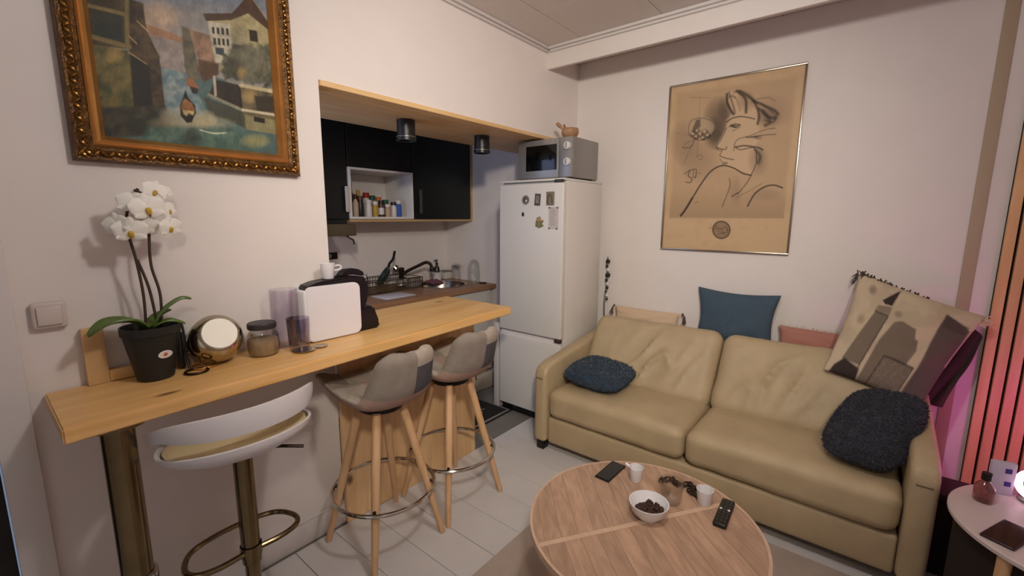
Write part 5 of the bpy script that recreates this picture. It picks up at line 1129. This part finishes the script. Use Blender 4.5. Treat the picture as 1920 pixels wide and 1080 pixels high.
# ------------------------------------------------------------------ round side table with the pink ring lamp
TX, TY, TR, TZ = 2.115, -.632, .325, .495
sdt = thing('side_table', 'round pale side table with added dark drum standing in for shade at the right armrest', 'side table', (TX, TY, 0))
G().lathe([(0, TZ-.022), (TR-.008, TZ-.022), (TR, TZ-.016), (TR, TZ-.005), (TR-.005, TZ), (0, TZ)], (TX, TY, 0), 80).build('table_top', M('pale_top', (206, 190, 186), .35), sdt)
G().lathe([(0, .0), (.300, 0), (.300, TZ-.0225), (0, TZ-.0225)], (TX+.012, TY, 0), 56).build('shade_drum', M('drum_shade', (34, 22, 18), .8), sdt)  # added drum, its dark colour stands in for shade under the top
for a in (2.35, 3.6): G().cyl((TX+.300*math.cos(a), TY+.300*math.sin(a), TZ-.022), (TX+.312*math.cos(a), TY+.312*math.sin(a), .0), .018, .013, n=14).build('leg', mLeg, sdt)
zs = TZ+.0004
bt = thing('perfume_bottle', 'small reddish glass bottle with black cap on the side table', 'bottle', (2.21, -.405, zs))
G().lathe([(0, .001), (.024, 0), (.028, .006), (.028, .055), (.018, .070), (.011, .078), (.011, .082)], (2.21, -.405, zs), 24).build('bottle', glass('rosy_glass', (.62, .40, .38), t=.7), bt)
G().lathe([(.014, .0825), (.014, .108), (0, .109)], (2.21, -.405, zs), 18).build('cap', mBlk, bt)
cdp = thing('pale_box', 'pale upright box with two small dark blue marks behind the bottle', 'box', (2.315, -.455, zs))
Tc = TM((2.315, -.460, zs), (0, 0, math.radians(-75)))
G().box(-.034, .034, -.010, .010, 0, .125, r=.003, T=Tc).build('carton', M('pale_carton', (196, 186, 204), .4), cdp)
for (x, z) in ((.012, .095), (.014, .045)): G().box(x-.009, x+.009, -.0108, -.0101, z-.010, z+.008, T=Tc).build('dark_mark', M('mark_blue', (58, 40, 130), .5), cdp)
dph = thing('dark_phone', 'dark phone lying flat near the front edge of the side table', 'phone', (2.02, -.42, zs))
Tp2 = TM((2.005, -.437, zs), (0, 0, math.radians(-27)))
G().box(-.085, .085, -.040, .040, 0, .009, r=.006, seg=3, T=Tp2).build('phone_body', M('phone_maroon', (52, 24, 30), .3), dph); G().box(-.080, .080, -.035, .035, .0091, .0095, T=Tp2).build('screen', mBlkG, dph)
dbx = thing('shade_box', 'dark brown box added to fill the shade on the floor behind the side table', 'box', (2.53, -.56, 0))  # dark box added to fill the shaded gap between armrest and table
G().box(2.44, 2.62, -.80, -.315, 0, .33, r=.008).build('box_body', M('dark_box', (40, 26, 22), .8), dbx)
G().box(2.435, 2.625, -.805, -.310, .3305, .37, r=.008).build('lid', M('dark_box_lid', (46, 30, 25), .8), dbx)
rl = thing('ring_lamp', 'glowing pink white ring lamp standing on the side table at the picture edge', 'lamp', (2.30, -.545, zs))
nx = Vector((-.88, .42, .18)).normalized(); e1 = Vector((0, 0, 1)).cross(nx).normalized(); e2 = nx.cross(e1); RC = Vector((2.300, -.545, zs+.066)); nn = 56
G().tube([tuple(RC+e1*(.046*math.cos(2*PI*k/nn))+e2*(.046*math.sin(2*PI*k/nn))) for k in range(nn)], .0115, 16, closed=True).build('light_ring', M('ring_glow', (255, 220, 240), .4, emit=(255, 196, 232), es=2.6), rl)
G().tube([tuple(RC-nx*.012+e1*(.046*math.cos(2*PI*k/nn))+e2*(.046*math.sin(2*PI*k/nn))) for k in range(nn)], .014, 12, closed=True).build('ring_housing', mGrey, rl)
G().lathe([(.045, 0), (.045, .008), (.012, .014), (.010, .02)], (2.312, -.550, zs), 28).build('lamp_foot', mGrey, rl)
